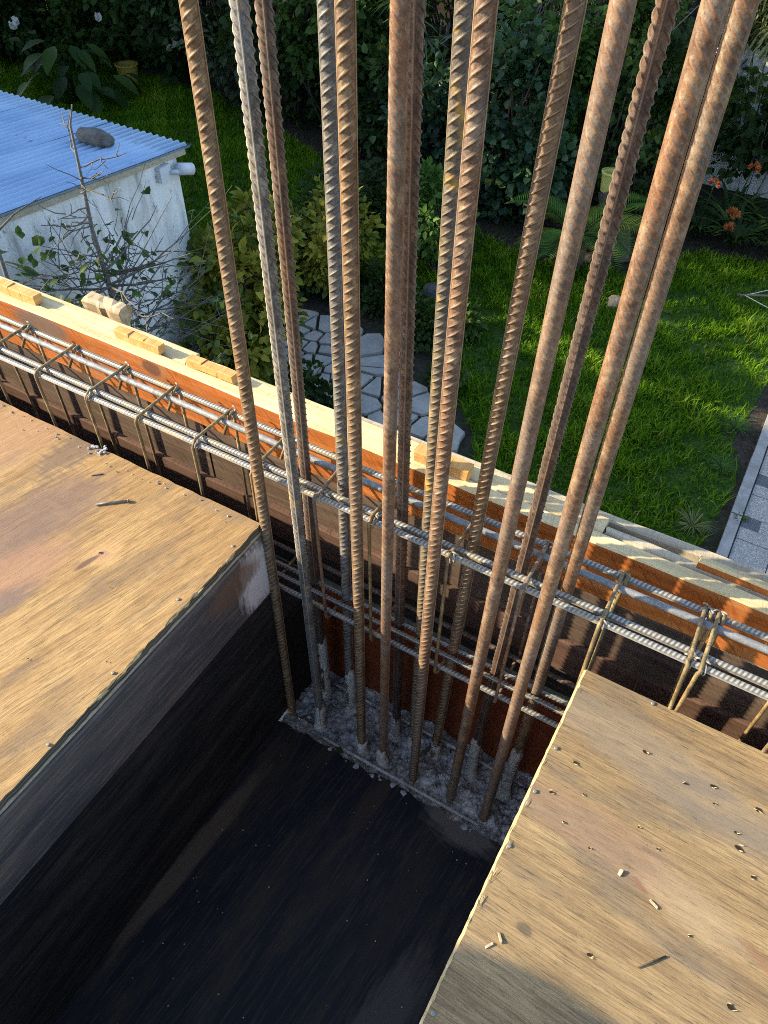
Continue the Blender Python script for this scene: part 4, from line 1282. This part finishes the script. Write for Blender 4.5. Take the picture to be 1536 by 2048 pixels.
def foliage(parent, c, r, nclump, nleaf, L, W, mat, seed, clump=.32, droop=0.0, up=.5, tonebase=.45, name='foliage', hollow=.5):
    g = np.random.default_rng(seed)
    c = np.array(c); r = np.array(r)
    d = unit(g, nclump)
    cc_ = c + d * r * g.uniform(hollow, 1.0, (nclump, 1))
    cc_[:, 2] = np.maximum(cc_[:, 2], G + .05)
    ci = g.integers(0, nclump, nleaf)
    cr = clump * r.mean() * g.uniform(.6, 1.3, nclump)
    dd = unit(g, nleaf)
    P = cc_[ci] + dd * cr[ci][:, None] * g.uniform(.3, 1.0, (nleaf, 1))
    P[:, 2] = np.maximum(P[:, 2], G + .02)
    D = dd * .8 + d[ci] * .5 + g.normal(0, .35, (nleaf, 3)); D[:, 2] -= droop
    Nn = d[ci] * .3 + np.array((0, 0, 1.0)) * up + g.normal(0, .35, (nleaf, 3))
    s = g.uniform(.65, 1.25, nleaf)
    V, F = leaf_arrays(P, D, Nn, L * s, W * s)
    ct = g.normal(tonebase, .16, nclump)
    t = np.clip(ct[ci] + g.normal(0, .15, nleaf), 0, 1)
    return mesh_obj(name, V, F, mat, parent, tone=np.repeat(t, LT)), cc_


def limbs(parent, base, targets, r0, mat, seed, name='stems', keep=1.0):
    g = np.random.default_rng(seed)
    mb = MB(); base = np.array(base)
    for t in targets:
        if g.uniform() > keep: continue
        t = np.array(t); n = 6
        u = np.linspace(0, 1, n)[:, None]
        mid = base * .5 + t * .5 + g.normal(0, .12, 3) * np.linalg.norm(t - base); mid[2] = max(mid[2], G + .05)
        pts = (1 - u) ** 2 * base + 2 * u * (1 - u) * mid + u * u * t
        mb.tube(pts, np.linspace(r0, r0 * .25, n), 5, cap=False)
    return mb.build(name, mat, parent, True)


def bush(name, label, cat, base, c, r, nclump, nleaf, L, W, mat, seed, group=None, stem='bark', r0=.02, **kw):
    t = thing(name, label, cat, base, group)
    _, cl = foliage(t, c, r, nclump, nleaf, L, W, M[mat], seed, **kw)
    limbs(t, base, cl, r0, M[stem], seed + 1)
    return t


GH = 'shrubs along the garden edge'
# back row, west to east: (x, y, rx, ry, top above ground)
BB = [
    ('dense dark shrub in the far corner behind the shed', (-12.3, 9.9), (1.6, 1.2, 1.7), 'leaf_dark', .14, .05, 5200),
    ('dark green shrub with sunlit gaps behind the white-flowered plant', (-10.6, 9.9), (1.5, 1.1, 1.75), 'leaf_mid', .13, .045, 5200),
    ('dark shrub near the ochre pot, beyond the shed roof', (-9.0, 10.0), (1.2, 1.0, 1.4), 'leaf_dark', .13, .045, 4200),
    ('greyish twiggy shrub behind the ochre-brown column bar', (-7.9, 9.6), (1.1, 1.0, 1.55), 'leaf_grey', .10, .03, 3600),
    ('dark shrub behind the grey weathered column bar', (-6.8, 9.3), (1.0, .9, 1.5), 'leaf_dark', .12, .045, 3800),
    ('tall mid green shrub left of the large-leaved plant', (-5.9, 9.0), (.8, .8, 1.5), 'leaf_mid', .11, .035, 3600),
    ('dark shrub low behind the pair of ribbed bars', (-4.9, 8.6), (.8, .6, .75), 'leaf_dark', .10, .04, 3200),
    ('dark blue-green shrub under the fan palm', (-4.05, 8.3), (.75, .6, .8), 'leaf_blue', .09, .035, 3200),
    ('blue-green rounded shrub beside the leaning orange-brown bar', (-3.1, 8.25), (.75, .6, .95), 'leaf_blue', .09, .04, 3600),
    ('fresh green shrub with whorled leaves right of the leaning bar', (-3.05, 8.9), (.6, .5, 1.25), 'leaf_bright', .10, .03, 2600),
    ('fresh green shrub behind the low-ribbed brown bar', (-2.35, 9.0), (.55, .5, 1.3), 'leaf_mid', .09, .035, 2600),
    ('feathery grey-green shrub near the top behind the orange-brown bar', (-3.1, 10.3), (1.2, .8, 1.9), 'leaf_grey', .09, .018, 4200),
    ('loose grey-green shrub between the darkest bar and the white wall', (-2.45, 9.9), (.6, .6, 1.65), 'leaf_grey', .09, .025, 2400),
    ('dark shrub behind the yellow plant pot', (-1.75, 8.9), (.6, .45, .9), 'leaf_dark', .08, .035, 2600),
    ('dark low shrub at the frame edge beyond the far end of the shed roof', (-12.3, 8.9), (.9, .7, .75), 'leaf_dark', .12, .04, 2600),
    ('dark undergrowth shrub in front of the sunlit corner shrubs', (-11.2, 9.6), (.9, .6, .6), 'leaf_mid', .11, .04, 2400),
    ('tall dark tree crown behind the large-leaved plant', (-5.2, 11.0), (1.5, 1.0, 2.2), 'leaf_dark', .13, .045, 4200),
    ('shadowed shrub closing the view between the palm and the wall', (-3.9, 10.9), (1.2, .8, 1.7), 'leaf_dark', .12, .045, 3400),
]
for k, (lab, (x, y), r, mt, L, W, nl) in enumerate(BB):
    z = G + r[2] * .95
    bush('shrub', lab, 'shrub', (x, y, G), (x, y, z), r, 46, nl, L, W, mt, 300 + 7 * k, GH, clump=.30, r0=.022, tonebase=.42 if mt != 'leaf_bright' else .5)
# sunlit grassy bamboo at the far right
bb = thing('bamboo', 'sunlit straw-coloured bamboo hanging over the white wall', 'bamboo', (-.9, 10.6, G))
foliage(bb, (-.95, 9.9, G + 2.15), (.75, .4, .42), 60, 3600, .17, .012, M['leaf_straw'], 500, clump=.35, droop=.5, up=.2)
foliage(bb, (-.30, 9.8, G + 2.15), (.6, .35, .4), 30, 1400, .12, .03, M['leaf_bright'], 501, clump=.35)
limbs(bb, (-.9, 10.6, G), [(-1.3 + .12 * i, 9.9 + .05 * (i % 3), G + 2.2 + .1 * (i % 4)) for i in range(14)], .012, M['leaf_straw'], 502)
# boundary wall
bw = thing('boundary_wall', 'white plastered garden wall with ivy, far right behind the bars', 'wall', (-4, 10.9, G))
mb = MB(); mb.box((-1.9, 10.25, G - .05), (6.0, 10.45, G + 2.6)); mb.build('panel', M['whitewash'], bw)
mb = MB(); mb.box((-1.92, 10.22, G + 2.6), (6.02, 10.48, G + 2.66)); mb.build('coping', M['kerb'], bw)
fw = thing('dark_fence', 'dark board fence hidden behind the garden shrubs', 'fence', (-9, 12.4, G))
for k in range(70):
    mb = MB(); mb.box((-20 + k * .26, 12.3 + .006 * (k % 2), G), (-20 + k * .26 + .245, 12.33 + .006 * (k % 2), G + 2.1 + .02 * (k % 3))); mb.build('fence_board', M['black_wood'], fw)
mb = MB(); mb.box((-20, 12.34, G + .5), (-1.8, 12.40, G + .6)); mb.build('rail', M['black_wood'], fw)
# ivy on the wall
iv = thing('ivy', 'ivy trailing over the white garden wall', 'ivy', (-.6, 10.2, G))
foliage(iv, (-1.35, 10.18, G + 1.3), (.35, .06, .75), 18, 380, .10, .05, M['leaf_mid'], 510, clump=.45, droop=.4, up=.1)
foliage(iv, (-.1, 10.18, G + .85), (.9, .06, .35), 20, 380, .10, .05, M['leaf_dark'], 511, clump=.4, droop=.4, up=.1)
foliage(iv, (-.5, 9.9, G + .75), (1.0, .3, .3), 30, 1300, .09, .045, M['leaf_dark'], 512, clump=.4, droop=.2, up=.3)
mb = MB(); g = np.random.default_rng(513)
for i in range(16):
    x = g.uniform(-1.4, .5); z = G + g.uniform(1.6, 2.4)
    pts = [(x + .25 * math.sin(q * 2 + i) * q + g.normal(0, .02), 10.16 - .5 * q * g.uniform(.6, 1), z - 1.7 * q * q + g.normal(0, .02)) for q in np.linspace(0, 1, 8)]
    mb.tube(pts, .006, 5, cap=False)
mb.build('vine_stems', M['twig'], iv, True)


def strap_plant(name, label, cat, base, n, L, W, mat, seed, group=None, spread=1.0, flower=None, parts=True, droop=.8, z_up=.9):
    t = thing(name, label, cat, base, group)
    g = np.random.default_rng(seed)
    x, y, z = base
    mb = MB()
    for i in range(n):
        a = g.uniform(0, 6.28); l = L * g.uniform(.7, 1.2); wd = W * g.uniform(.8, 1.2)
        c, s = math.cos(a), math.sin(a)
        k = np.linspace(0, 1, 6)
        out = l * spread * (.25 * k + .55 * k ** 2); hz = l * z_up * (k - droop * .6 * k ** 2.2)
        ww = wd * np.array([.6, .95, 1, .9, .6, .06])
        V = []
        for q in range(6):
            px, py = x + c * out[q], y + s * out[q]
            V += [(px - s * ww[q], py + c * ww[q], z + hz[q] + wd * .25), (px, py, z + hz[q]), (px + s * ww[q], py - c * ww[q], z + hz[q] + wd * .25)]
        F = []
        for q in range(5):
            for e in range(2):
                F.append((q * 3 + e, (q + 1) * 3 + e, (q + 1) * 3 + e + 1, q * 3 + e + 1))
        tone = np.full(len(F), np.clip(g.normal(.45, .2), 0, 1))
        if parts:
            mesh_obj('leaf', V, F, M[mat], t, True, tone=tone)
        else:
            mb.add(V, F)
    if not parts:
        o = mb.build('leaves', [M[mat]], t, True)
        at = o.data.attributes.new('tone', 'FLOAT', 'FACE')
        at.data.foreach_set('value', np.repeat(np.clip(g.normal(.4, .22, n), 0, 1), 10).astype(np.float32))
    if flower:
        for (fx, fy, fz, fr) in flower:
            mb = MB(); mb.tube([(x, y, z + .05), (fx * .6 + x * .4, fy * .6 + y * .4, (z + fz) * .5 + .05), (fx, fy, fz)], [.008, .007, .006], 5)
            st = mb.build('flower_stalk', M['leaf_mid'], t, True)
            d = unit(g, 16); d[:, 2] = np.abs(d[:, 2]) * .8
            P = np.array((fx, fy, fz)) + d * fr * .25
            V, F = leaf_arrays(np.repeat(P, 3, 0), np.repeat(d, 3, 0) + g.normal(0, .25, (48, 3)), unit(g, 48), np.full(48, fr * .55), np.full(48, fr * .13), .4)
            mesh_obj('petals', V, F, M['flower'], st, tone=g.uniform(0, 1, len(F)))
    return t


CL = 'orange flowering clivias at the lawn edge'
cl_spots = [(-1.05, 8.75, [(-1.0, 8.62, -2.42, .10)]), (-.62, 8.72, [(-.72, 8.55, -2.66, .12), (-.70, 8.5, -2.78, .10)]), (-.22, 8.8, [(-.20, 8.70, -2.60, .09)]), (.18, 8.85, []), (-.82, 9.2, [(-.72, 9.05, -2.35, .11)]), (-.38, 9.25, [(-.36, 9.05, -2.20, .12)]), (.05, 9.2, [(-.02, 9.0, -2.42, .11)]), (.5, 8.9, [])]
cl_lab = ['clivia with one small orange flower closest to the bars', 'clivia with two orange flower heads, one above the other, at the lawn edge', 'clivia with a pale orange flower low at the lawn edge', 'flowerless clivia at the paving end of the bed, by the lawn', 'clivia with an orange flower head below the drooping bare vines', 'clivia with the topmost orange flower head under the white wall', 'clivia with an orange flower at the picture edge', 'flowerless clivia beyond the picture edge beside the paving']
for k, (x, y, fl_) in enumerate(cl_spots):
    strap_plant('clivia', cl_lab[k], 'clivia', (x, y, G), 44, .62, .024, 'leaf_dark', 520 + k, CL, flower=fl_, parts=False, z_up=.95)


def fan_palm(label, base, h, n, L, seed, group=None):
    t = thing('fan_palm', label, 'palm', base, group)
    g = np.random.default_rng(seed)
    x, y, z = base
    for i in range(n):
        hz = z + h * g.uniform(.35, 1.0); a = g.uniform(0, 6.28); rr = g.uniform(.1, .5)
        cx, cy = x + rr * math.cos(a), y + rr * math.sin(a)
        tilt = g.uniform(.3, .9)
        out = np.array((math.cos(a) * tilt, math.sin(a) * tilt, .55)); out /= np.linalg.norm(out)
        side = np.cross(out, (0, 0, 1.0)); side /= np.linalg.norm(side)
        fwd = np.cross(side, out) * -1
        nn = 11
        ang = np.linspace(-2.0, 2.0, nn) + g.normal(0, .06, nn)
        D = np.cos(ang)[:, None] * np.array((math.cos(a), math.sin(a), -.25)) + np.sin(ang)[:, None] * side
        D[:, 2] -= .15 * np.abs(np.sin(ang))
        P = np.tile(np.array((cx, cy, hz)), (nn, 1))
        V, F = leaf_arrays(P, D, np.tile(np.array((0, 0, 1.0)), (nn, 1)), L * g.uniform(.8, 1.15, nn), np.full(nn, .017), .5)
        mesh_obj('fan_leaf', V, F, M['leaf_mid' if g.uniform() < .6 else 'leaf_grey'], t, tone=np.repeat(np.clip(g.normal(.45, .25, nn), 0, 1), LT))
    mb = MB()
    for i in range(6):
        a = g.uniform(0, 6.28); mb.tube([(x + .06 * math.cos(a), y + .06 * math.sin(a), z), (x + .2 * math.cos(a), y + .2 * math.sin(a), z + h * .8)], .012, 6)
    mb.build('canes', M['bark'], t, True)
    return t


fan_palm('fan palm clump with narrow leaf fingers behind the smooth-looking reddish bar', (-4.55, 8.9, G), 2.0, 34, .36, 530)
fan_palm('smaller fan palm with some grey hanging fans between the reddish and yellow-spotted bars', (-3.95, 8.75, G), 1.6, 26, .34, 531)


def big_leaf_plant(name, label, cat, base, h, n, L, W, mat, seed, spread=.5, flowers=0):
    t = thing(name, label, cat, base)
    g = np.random.default_rng(seed)
    x, y, z = base
    tops = []
    for i in range(n):
        a = g.uniform(0, 6.28); hz = z + h * g.uniform(.25, 1.0); rr = spread * g.uniform(.2, 1.0)
        p = np.array((x + rr * math.cos(a), y + rr * math.sin(a), hz)); tops.append(p)
        d = np.array((math.cos(a), math.sin(a), g.uniform(-.7, .1))); d /= np.linalg.norm(d)
        s = np.cross(d, (0, 0, 1.0)); s /= np.linalg.norm(s); u = np.cross(s, d)
        l = L * g.uniform(.75, 1.25); wd = W * l / L
        k = np.array([0, .2, .45, .7, .9, 1.0]); ww = wd * np.array([.1, .75, 1, .75, .32, .02])
        V = []
        for q in range(6):
            c = p + d * l * k[q] - u * l * .25 * k[q] ** 2
            V += [c - s * ww[q] + u * ww[q] * .25, c, c + s * ww[q] + u * ww[q] * .25]
        F = [(q * 3 + e, (q + 1) * 3 + e, (q + 1) * 3 + e + 1, q * 3 + e + 1) for q in range(5) for e in range(2)]
        mesh_obj('leaf', V, F, M[mat], t, True, tone=np.full(10, np.clip(g.normal(.5, .22), 0, 1)))
    limbs(t, base, tops, .012, M['leaf_mid'], seed + 1)
    for i in range(flowers):
        a = g.uniform(0, 6.28); c = np.array((x + spread * .7 * math.cos(a), y + spread * .7 * math.sin(a), z + h * 1.15))
        d = unit(g, 6) * .4 + np.array((0, 0, 1.0))
        V, F = leaf_arrays(np.tile(c, (6, 1)), d, unit(g, 6), np.full(6, .12), np.full(6, .035))
        mesh_obj('flower', V, F, M['white_flower'], t, tone=g.uniform(0, 1, len(F)))
    return t


big_leaf_plant('leafy_plant', 'broad-leaved plant with large smooth blue-green leaves behind the pair of ribbed bars', 'plant', (-5.45, 8.95, G), 1.5, 17, .42, .12, 'leaf_blue', 540, .32)
big_leaf_plant('leafy_plant', 'big-leaved dark green plant with white flowers beyond the shed roof', 'plant', (-9.9, 8.1, G), .85, 46, .34, .10, 'leaf_dark', 542, .8, flowers=3)


def frond_plant(label, base, n, L, seed, up=.6):
    t = thing('cycad', label, 'cycad', base)
    g = np.random.default_rng(seed)
    x, y, z = base
    for i in range(n):
        a = 2 * math.pi * i / n + g.normal(0, .15); l = L * g.uniform(.75, 1.15); e = g.uniform(.35, 1.0) * up
        k = np.linspace(0, 1, 9)
        c, s = math.cos(a), math.sin(a)
        out = l * (k * .9); hz = l * (e * 1.6 * k - 1.0 * e * k ** 2 - .12 * k ** 2)
        R = np.stack([x + c * out, y + s * out, z + hz], 1)
        mb = MB(); mb.tube(R, np.linspace(.010, .003, 9), 5, cap=False)
        fr = mb.build('frond', M['leaf_yellow'], t, True)
        m2 = 30
        tt = np.repeat(np.linspace(.15, .98, m2), 2); sd_ = np.tile([-1, 1], m2)
        P = np.stack([np.interp(tt, k, R[:, q]) for q in range(3)], 1)
        tang = np.gradient(R, axis=0); Dt = np.stack([np.interp(tt, k, tang[:, q]) for q in range(3)], 1); Dt /= np.linalg.norm(Dt, axis=1)[:, None]
        S = np.cross(Dt, (0, 0, 1.0)); S /= np.linalg.norm(S, axis=1)[:, None]
        D = S * sd_[:, None] * .85 + Dt * .5; D[:, 2] += .25
        Ll = l * .24 * np.sin(np.clip(tt, .08, .96) * math.pi) ** .6 + .03
        V, F = leaf_arrays(P, D, np.tile(np.array((0, 0, 1.0)), (len(P), 1)), Ll, np.full(len(P), .008), .3)
        mesh_obj('leaflets', V, F, M['leaf_bright' if i % 3 else 'leaf_yellow'], fr, tone=np.repeat(np.clip(g.normal(.4, .15, len(P)), 0, 1), LT))
    mb = MB(); mb.tube([(x, y, z - .35), (x, y, z - .05), (x, y, z + .03)], [.11, .12, .07], 12); mb.build('trunk', M['bark'], t)
    return t


frond_plant('cycad with stiff feathery fronds at the far lawn edge', (-2.0, 7.45, G + .32), 15, .85, 550)

# palm stump with the yellow pot on it
tk = thing('tree_stump', 'grey tree stump behind the cycad with a yellow pot on top', 'tree stump', (-1.87, 8.05, G))
mb = MB(); mb.tube([(-1.75, 8.0, G), (-1.80, 8.03, G + .25), (-1.90, 8.08, G + .45), (-1.96, 8.1, G + .585)], [.17, .13, .11, .10], 14); mb.build('trunk', M['bark'], tk)
mb = MB(); mb.tube([(-1.62, 7.85, G), (-1.66, 7.9, G + .18), (-1.70, 7.95, G + .36)], [.13, .11, .09], 12); mb.build('root', M['bark'], tk)


def pot(label, c, r0, r1, h, mat):
    t = thing('plant_pot', label, 'plant pot', c)
    x, y, z = c
    mb = MB(); mb.tube([(x, y, z), (x, y, z + h)], [r0, r1], 20, cap=False); mb.tube([(x, y, z + h), (x, y, z + h * .98), (x, y, z + .01)], [r1 * .93, r1 * .92, r0 * .9], 20, cap=False)
    mb.build('shell', M[mat], t, True)
    mb = MB(); mb.tube([(x, y, z + h * .98), (x, y, z + h + .012), (x, y, z + h + .013)], [r1 * 1.08, r1 * 1.08, r1 * .93], 20, cap=False); mb.build('rim', M[mat], t, True)
    mb = MB(); mb.tube([(x, y, z + h * .7), (x, y, z + h * .72)], r1 * .88, 16); mb.build('soil_fill', M['soil'], t)
    return t


pot('pale yellow plant pot standing on the grey tree stump', (-1.96, 8.1, G + .587), .080, .098, .19, 'pot')
pot('ochre pot half hidden in shade beyond the shed roof', (-9.75, 9.05, G), .13, .16, .30, 'pot2')

# plants nearer the house
CT = 'yellow-green citrus shrubs by the shed'
bush('citrus_shrub', 'yellow-green citrus shrub right against the shed corner', 'shrub', (-3.72, 4.15, G), (-3.62, 4.05, G + .88), (.38, .40, .55), 34, 2200, .085, .026, 'leaf_yellow', 560, CT, clump=.36, r0=.014, tonebase=.72)
bush('citrus_shrub', 'yellow-green citrus shrub spreading over the stone path behind the second bar', 'shrub', (-3.55, 3.85, G), (-3.5, 3.75, G + .62), (.34, .36, .42), 30, 1500, .085, .026, 'leaf_yellow', 562, CT, clump=.36, r0=.014, tonebase=.72)
bush('citrus_shrub', 'taller loose citrus shrub behind the ochre-brown corner bar', 'shrub', (-3.75, 4.45, G), (-3.68, 4.4, G + 1.15), (.30, .30, .42), 22, 900, .085, .026, 'leaf_yellow', 561, CT, clump=.34, r0=.012, tonebase=.72)
bush('citrus_shrub', 'low citrus shrub under the pale waler near the prop', 'shrub', (-3.15, 3.3, G), (-3.12, 3.25, G + .36), (.36, .32, .28), 24, 1000, .085, .026, 'leaf_yellow', 564, CT, clump=.36, r0=.012, tonebase=.35)
bush('shrub', 'yellow-tipped round shrub across the path between the second and the paired bars', 'shrub', (-3.95, 5.85, G), (-3.9, 5.8, G + .55), (.42, .42, .5), 34, 2000, .08, .026, 'leaf_yellow', 566, CT, clump=.34, r0=.014, tonebase=.72)
bush('shrub', 'small bright green shrub behind the dark bar in the middle', 'shrub', (-3.15, 6.55, G), (-3.12, 6.5, G + .62), (.30, .30, .52), 24, 1300, .08, .024, 'leaf_bright', 568, clump=.36, r0=.010, tonebase=.42)
LP = 'low plants in the bed beside the stone path'
for k, (x, y, r, mt, lab) in enumerate(((-3.3, 5.75, .28, 'leaf_dark', 'low dark green plant in the bed beside the pair of ribbed bars'), (-2.75, 5.35, .22, 'leaf_dark', 'low dark plant at the path bend'), (-2.95, 4.0, .26, 'leaf_dark', 'low dark ground plant between the path and the waler'), (-2.5, 5.7, .2, 'leaf_mid', 'small weedy plant at the lawn corner by the path'), (-4.3, 5.5, .35, 'leaf_dark', 'dark low shrub behind the citrus shrubs'), (-2.2, 4.9, .16, 'leaf_mid', 'tiny weed tuft between the path and the lawn'), (-4.6, 6.8, .5, 'leaf_dark', 'dark rounded shrub on the shaded lawn behind the paired bars'), (-3.9, 7.3, .45, 'leaf_dark', 'dark shrub at the shaded lawn edge under the fan palm'))):
    bush('low_plant', lab, 'plant', (x, y, G), (x, y, G + r * .7), (r, r, r * .8), 18, 700 if r < .3 else 1300, .07, .024, mt, 580 + 3 * k, LP, clump=.4, r0=.006, tonebase=.4)
for k, (x, y, r, lab) in enumerate(((-3.72, 5.62, (.13, .10, .12), 'brown rock beside the pair of ribbed bars at the bed edge'), (-2.98, 6.15, (.12, .10, .10), 'grey garden rock by the small bright green shrub'), (-1.35, 6.95, (.1, .08, .07), 'stone in the grass below the cycad'))):
    stone('rock', (x, y, G + r[2] * .5), r, 40 + k, M['stone'] if k else M['flag'], lab, 'rock', 'garden rocks')
strap_plant('grass_clump', 'sunlit grass clump in the bare soil by the kerb', 'grass clump', (.12, 5.62, G), 70, .20, .0034, 'leaf_bright', 610, 'grass clumps by the kerb', parts=False)
strap_plant('grass_clump', 'tall grass clump at the kerb closest to the formwork', 'grass clump', (.10, 4.35, G), 70, .20, .0030, 'leaf_straw', 611, 'grass clumps by the kerb', parts=False)
strap_plant('grass_clump', 'tiny grass tuft growing out of the kerb joint', 'grass clump', (.39, 4.60, G + .02), 34, .08, .003, 'leaf_bright', 612, 'grass clumps by the kerb', parts=False)
strap_plant('grass_clump', 'grass clump in the middle of the kerb strip, before the bare soil', 'grass clump', (.13, 5.10, G), 70, .16, .0034, 'leaf_bright', 613, 'grass clumps by the kerb', parts=False)

# bare fruit tree in front of the shed
bt = thing('bare_tree', 'nearly bare small tree with grey twigs in front of the white shed wall', 'tree', (-3.02, 2.33, G))
g = np.random.default_rng(620)
trunk = np.array([(-3.02, 2.33, G), (-3.10, 2.40, -2.2), (-3.2, 2.50, -1.62), (-3.28, 2.57, -1.30), (-3.33, 2.60, -.95), (-3.37, 2.66, -.645), (-3.40, 2.70, -.46), (-3.40, 2.745, -.375)])
mb = MB(); mb.tube(trunk, [.036, .032, .025, .017, .011, .008, .006, .003], 8); mb.build('trunk', M['twig'], bt, True)


def at_trunk(z):
    return np.array([np.interp(z, trunk[:, 2], trunk[:, q]) for q in range(3)])


tips = []
mb = MB()
for i in range(84):
    z0 = g.uniform(-1.95, -1.05) if i > 8 else g.uniform(-.95, -.55)
    p = at_trunk(z0); a = g.uniform(0, 6.28)
    l = g.uniform(.30, .78) * (1.0 if z0 < -1.15 else .42)
    d = np.array((math.cos(a) * .8, math.sin(a), g.uniform(-.22, .28)))
    k = np.linspace(0, 1, 7)[:, None]
    Q = p + d * l * k + np.array((0, 0, 1.0)) * (.18 * l * k ** 2) + np.cumsum(g.normal(0, .014, (7, 3)), 0) * k
    mb.tube(Q, np.linspace(.0085 if l > .4 else .005, .0022, 7), 5, cap=False)
    for s in range(4):
        q = Q[g.integers(2, 6)]; d2 = d + g.normal(0, .7, 3); l2 = l * g.uniform(.2, .45)
        E = q + d2 * l2 * np.linspace(0, 1, 4)[:, None] + np.cumsum(g.normal(0, .01, (4, 3)), 0)
        mb.tube(E, np.linspace(.0035, .0015, 4), 4, cap=False); tips.append(E[-1]); tips.append(E[2])
    tips.append(Q[-1])
mb.build('branches', M['twig'], bt, True)
T_ = np.array(tips); T_ = T_[(T_[:, 2] < -1.0)]
T_ = T_[g.choice(len(T_), min(len(T_), 210), replace=False)]
P = np.repeat(T_, 2, 0) + g.normal(0, .02, (len(T_) * 2, 3))
D = g.normal(0, 1, (len(P), 3)); D[:, 2] -= .3
V, F = leaf_arrays(P, D, np.tile(np.array((0, 0, 1.0)), (len(P), 1)) + g.normal(0, .4, (len(P), 3)), g.uniform(.04, .07, len(P)), g.uniform(.014, .022, len(P)))
mesh_obj('leaves', V, F, M['leaf_mid'], bt, tone=np.repeat(np.clip(g.normal(.25, .3, len(P)), 0, 1), LT))
# a second plant at the frame edge near the house
lt = thing('young_tree', 'young tree with round dark leaves by the near end of the shed roof', 'tree', (-2.95, 1.68, G))
mb = MB(); st = np.array([(-2.95, 1.68, G), (-2.98, 1.75, -2.0), (-3.0, 1.80, -1.1), (-3.0, 1.84, -.45)]); mb.tube(st, [.03, .025, .015, .006], 7)
for i in range(12):
    z0 = -1.5 + i * .085; p = np.array([np.interp(z0, st[:, 2], st[:, q]) for q in range(3)]); a = i * 2.4
    mb.tube([p, p + np.array((math.cos(a) * .1, math.sin(a) * .12, .06)), p + np.array((math.cos(a) * .2, math.sin(a) * .26, .09))], [.006, .004, .002], 5, cap=False)
mb.build('trunk', M['twig'], lt, True)
foliage(lt, (-3.0, 1.85, -.95), (.18, .2, .55), 10, 46, .075, .026, M['leaf_mid'], 631, clump=.4, tonebase=.3)

# bare vine stems and twigs hanging in the hedge
vs = thing('bare_vine', 'tangle of bare grey vine stems hanging over the shrubs behind the leaning bar', 'vine', (-3.0, 9.3, G))
mb = MB(); g = np.random.default_rng(640)
for i in range(46):
    x0 = g.uniform(-4.2, -1.6); y0 = g.uniform(9.0, 9.6); z0 = G + g.uniform(1.1, 2.2)
    dx, dz = g.uniform(-.9, .5), g.uniform(-.5, .15)
    mb.tube([(x0 + dx * q + .05 * math.sin(q * 5 + i), y0 - .35 * q, z0 + dz * q - .15 * q * q + .04 * math.sin(q * 7 + i)) for q in np.linspace(0, 1, 8)], g.uniform(.003, .007), 4, cap=False)
mb.build('stems', M['twig'], vs, True)
vs2 = thing('bare_vine', 'bare grey twigs of a dead climber behind the ochre-brown corner bar', 'vine', (-8.2, 9.6, G))
mb = MB()
for i in range(40):
    x0 = g.uniform(-9.3, -7.2); y0 = g.uniform(9.4, 9.9); z0 = G + g.uniform(.6, 1.7)
    dx, dz = g.uniform(-.8, .6), g.uniform(-.5, .5)
    mb.tube([(x0 + dx * q, y0 - .3 * q, z0 + dz * q + .06 * math.sin(q * 6 + i)) for q in np.linspace(0, 1, 7)], g.uniform(.004, .009), 4, cap=False)
mb.build('stems', M['twig'], vs2, True)

# unseen house, added outside the frame to shade the garden
nh = thing('added_shade_house', "unseen plain house added out of frame to shade the garden", 'house', (-13, 3, G))
mb = MB(); mb.box((-17, -1.0, G - .05), (-10.8, .55, 3.3)); mb.build('wall', M['plaster'], nh)
mb = MB(); mb.box((-17, .552, G - .05), (-10.8, 2.2, 1.55)); mb.build('wall', M['plaster'], nh)
mb = MB(); mb.box((-17, 2.202, G - .05), (-11.0, 7.3, 1.75)); mb.build('wall', M['plaster'], nh)
for k, (z0, z1) in enumerate(((1.55, 1.84), (2.16, 2.36), (2.74, 3.3))):  # added slats, their gaps shaped to let sun streaks onto the lawn
    mb = MB(); mb.box((-1.05, -.02, z0), (1.05, .02, z1), R=((math.cos(-.33), -math.sin(-.33), 0), (math.sin(-.33), math.cos(-.33), 0), (0, 0, 1)), c=(-11.9, 1.35, 0)); mb.build('added_streak_slat', M['pine_grey'], nh)

nt_ = thing('added_dapple_tree', "unseen loose tree added out of frame to dapple the garden light", 'tree', (-10.6, 5.6, G))  # added crown, never in view, that breaks the sun into dapples
_, cl = foliage(nt_, (-10.4, 4.6, 2.75), (1.0, 2.6, 1.15), 70, 5200, .17, .055, M['leaf_mid'], 701, clump=.24, hollow=.3)
limbs(nt_, (-10.6, 5.4, G), cl[::3], .05, M['bark'], 702)

gk = thing('garden_stake', 'grey stake with thin pale wires lying over the lawn at the picture edge', 'stake', (-.1, 7.75, G))
mb = MB(); mb.tube([(-.34, 7.55, -2.96), (.35, 7.85, -2.93)], [.010, .014], 7); mb.build('stick', M['twig'], gk, True)
mb = MB(); mb.tube([(-.25, 7.58, -2.95), (.05, 7.92, -2.93)], .004, 5); mb.build('wire', M['white_plastic'], gk, True)
mb = MB(); mb.tube([(-.27, 7.57, -2.955), (.02, 7.46, -2.97)], .004, 5); mb.build('wire', M['white_plastic'], gk, True)
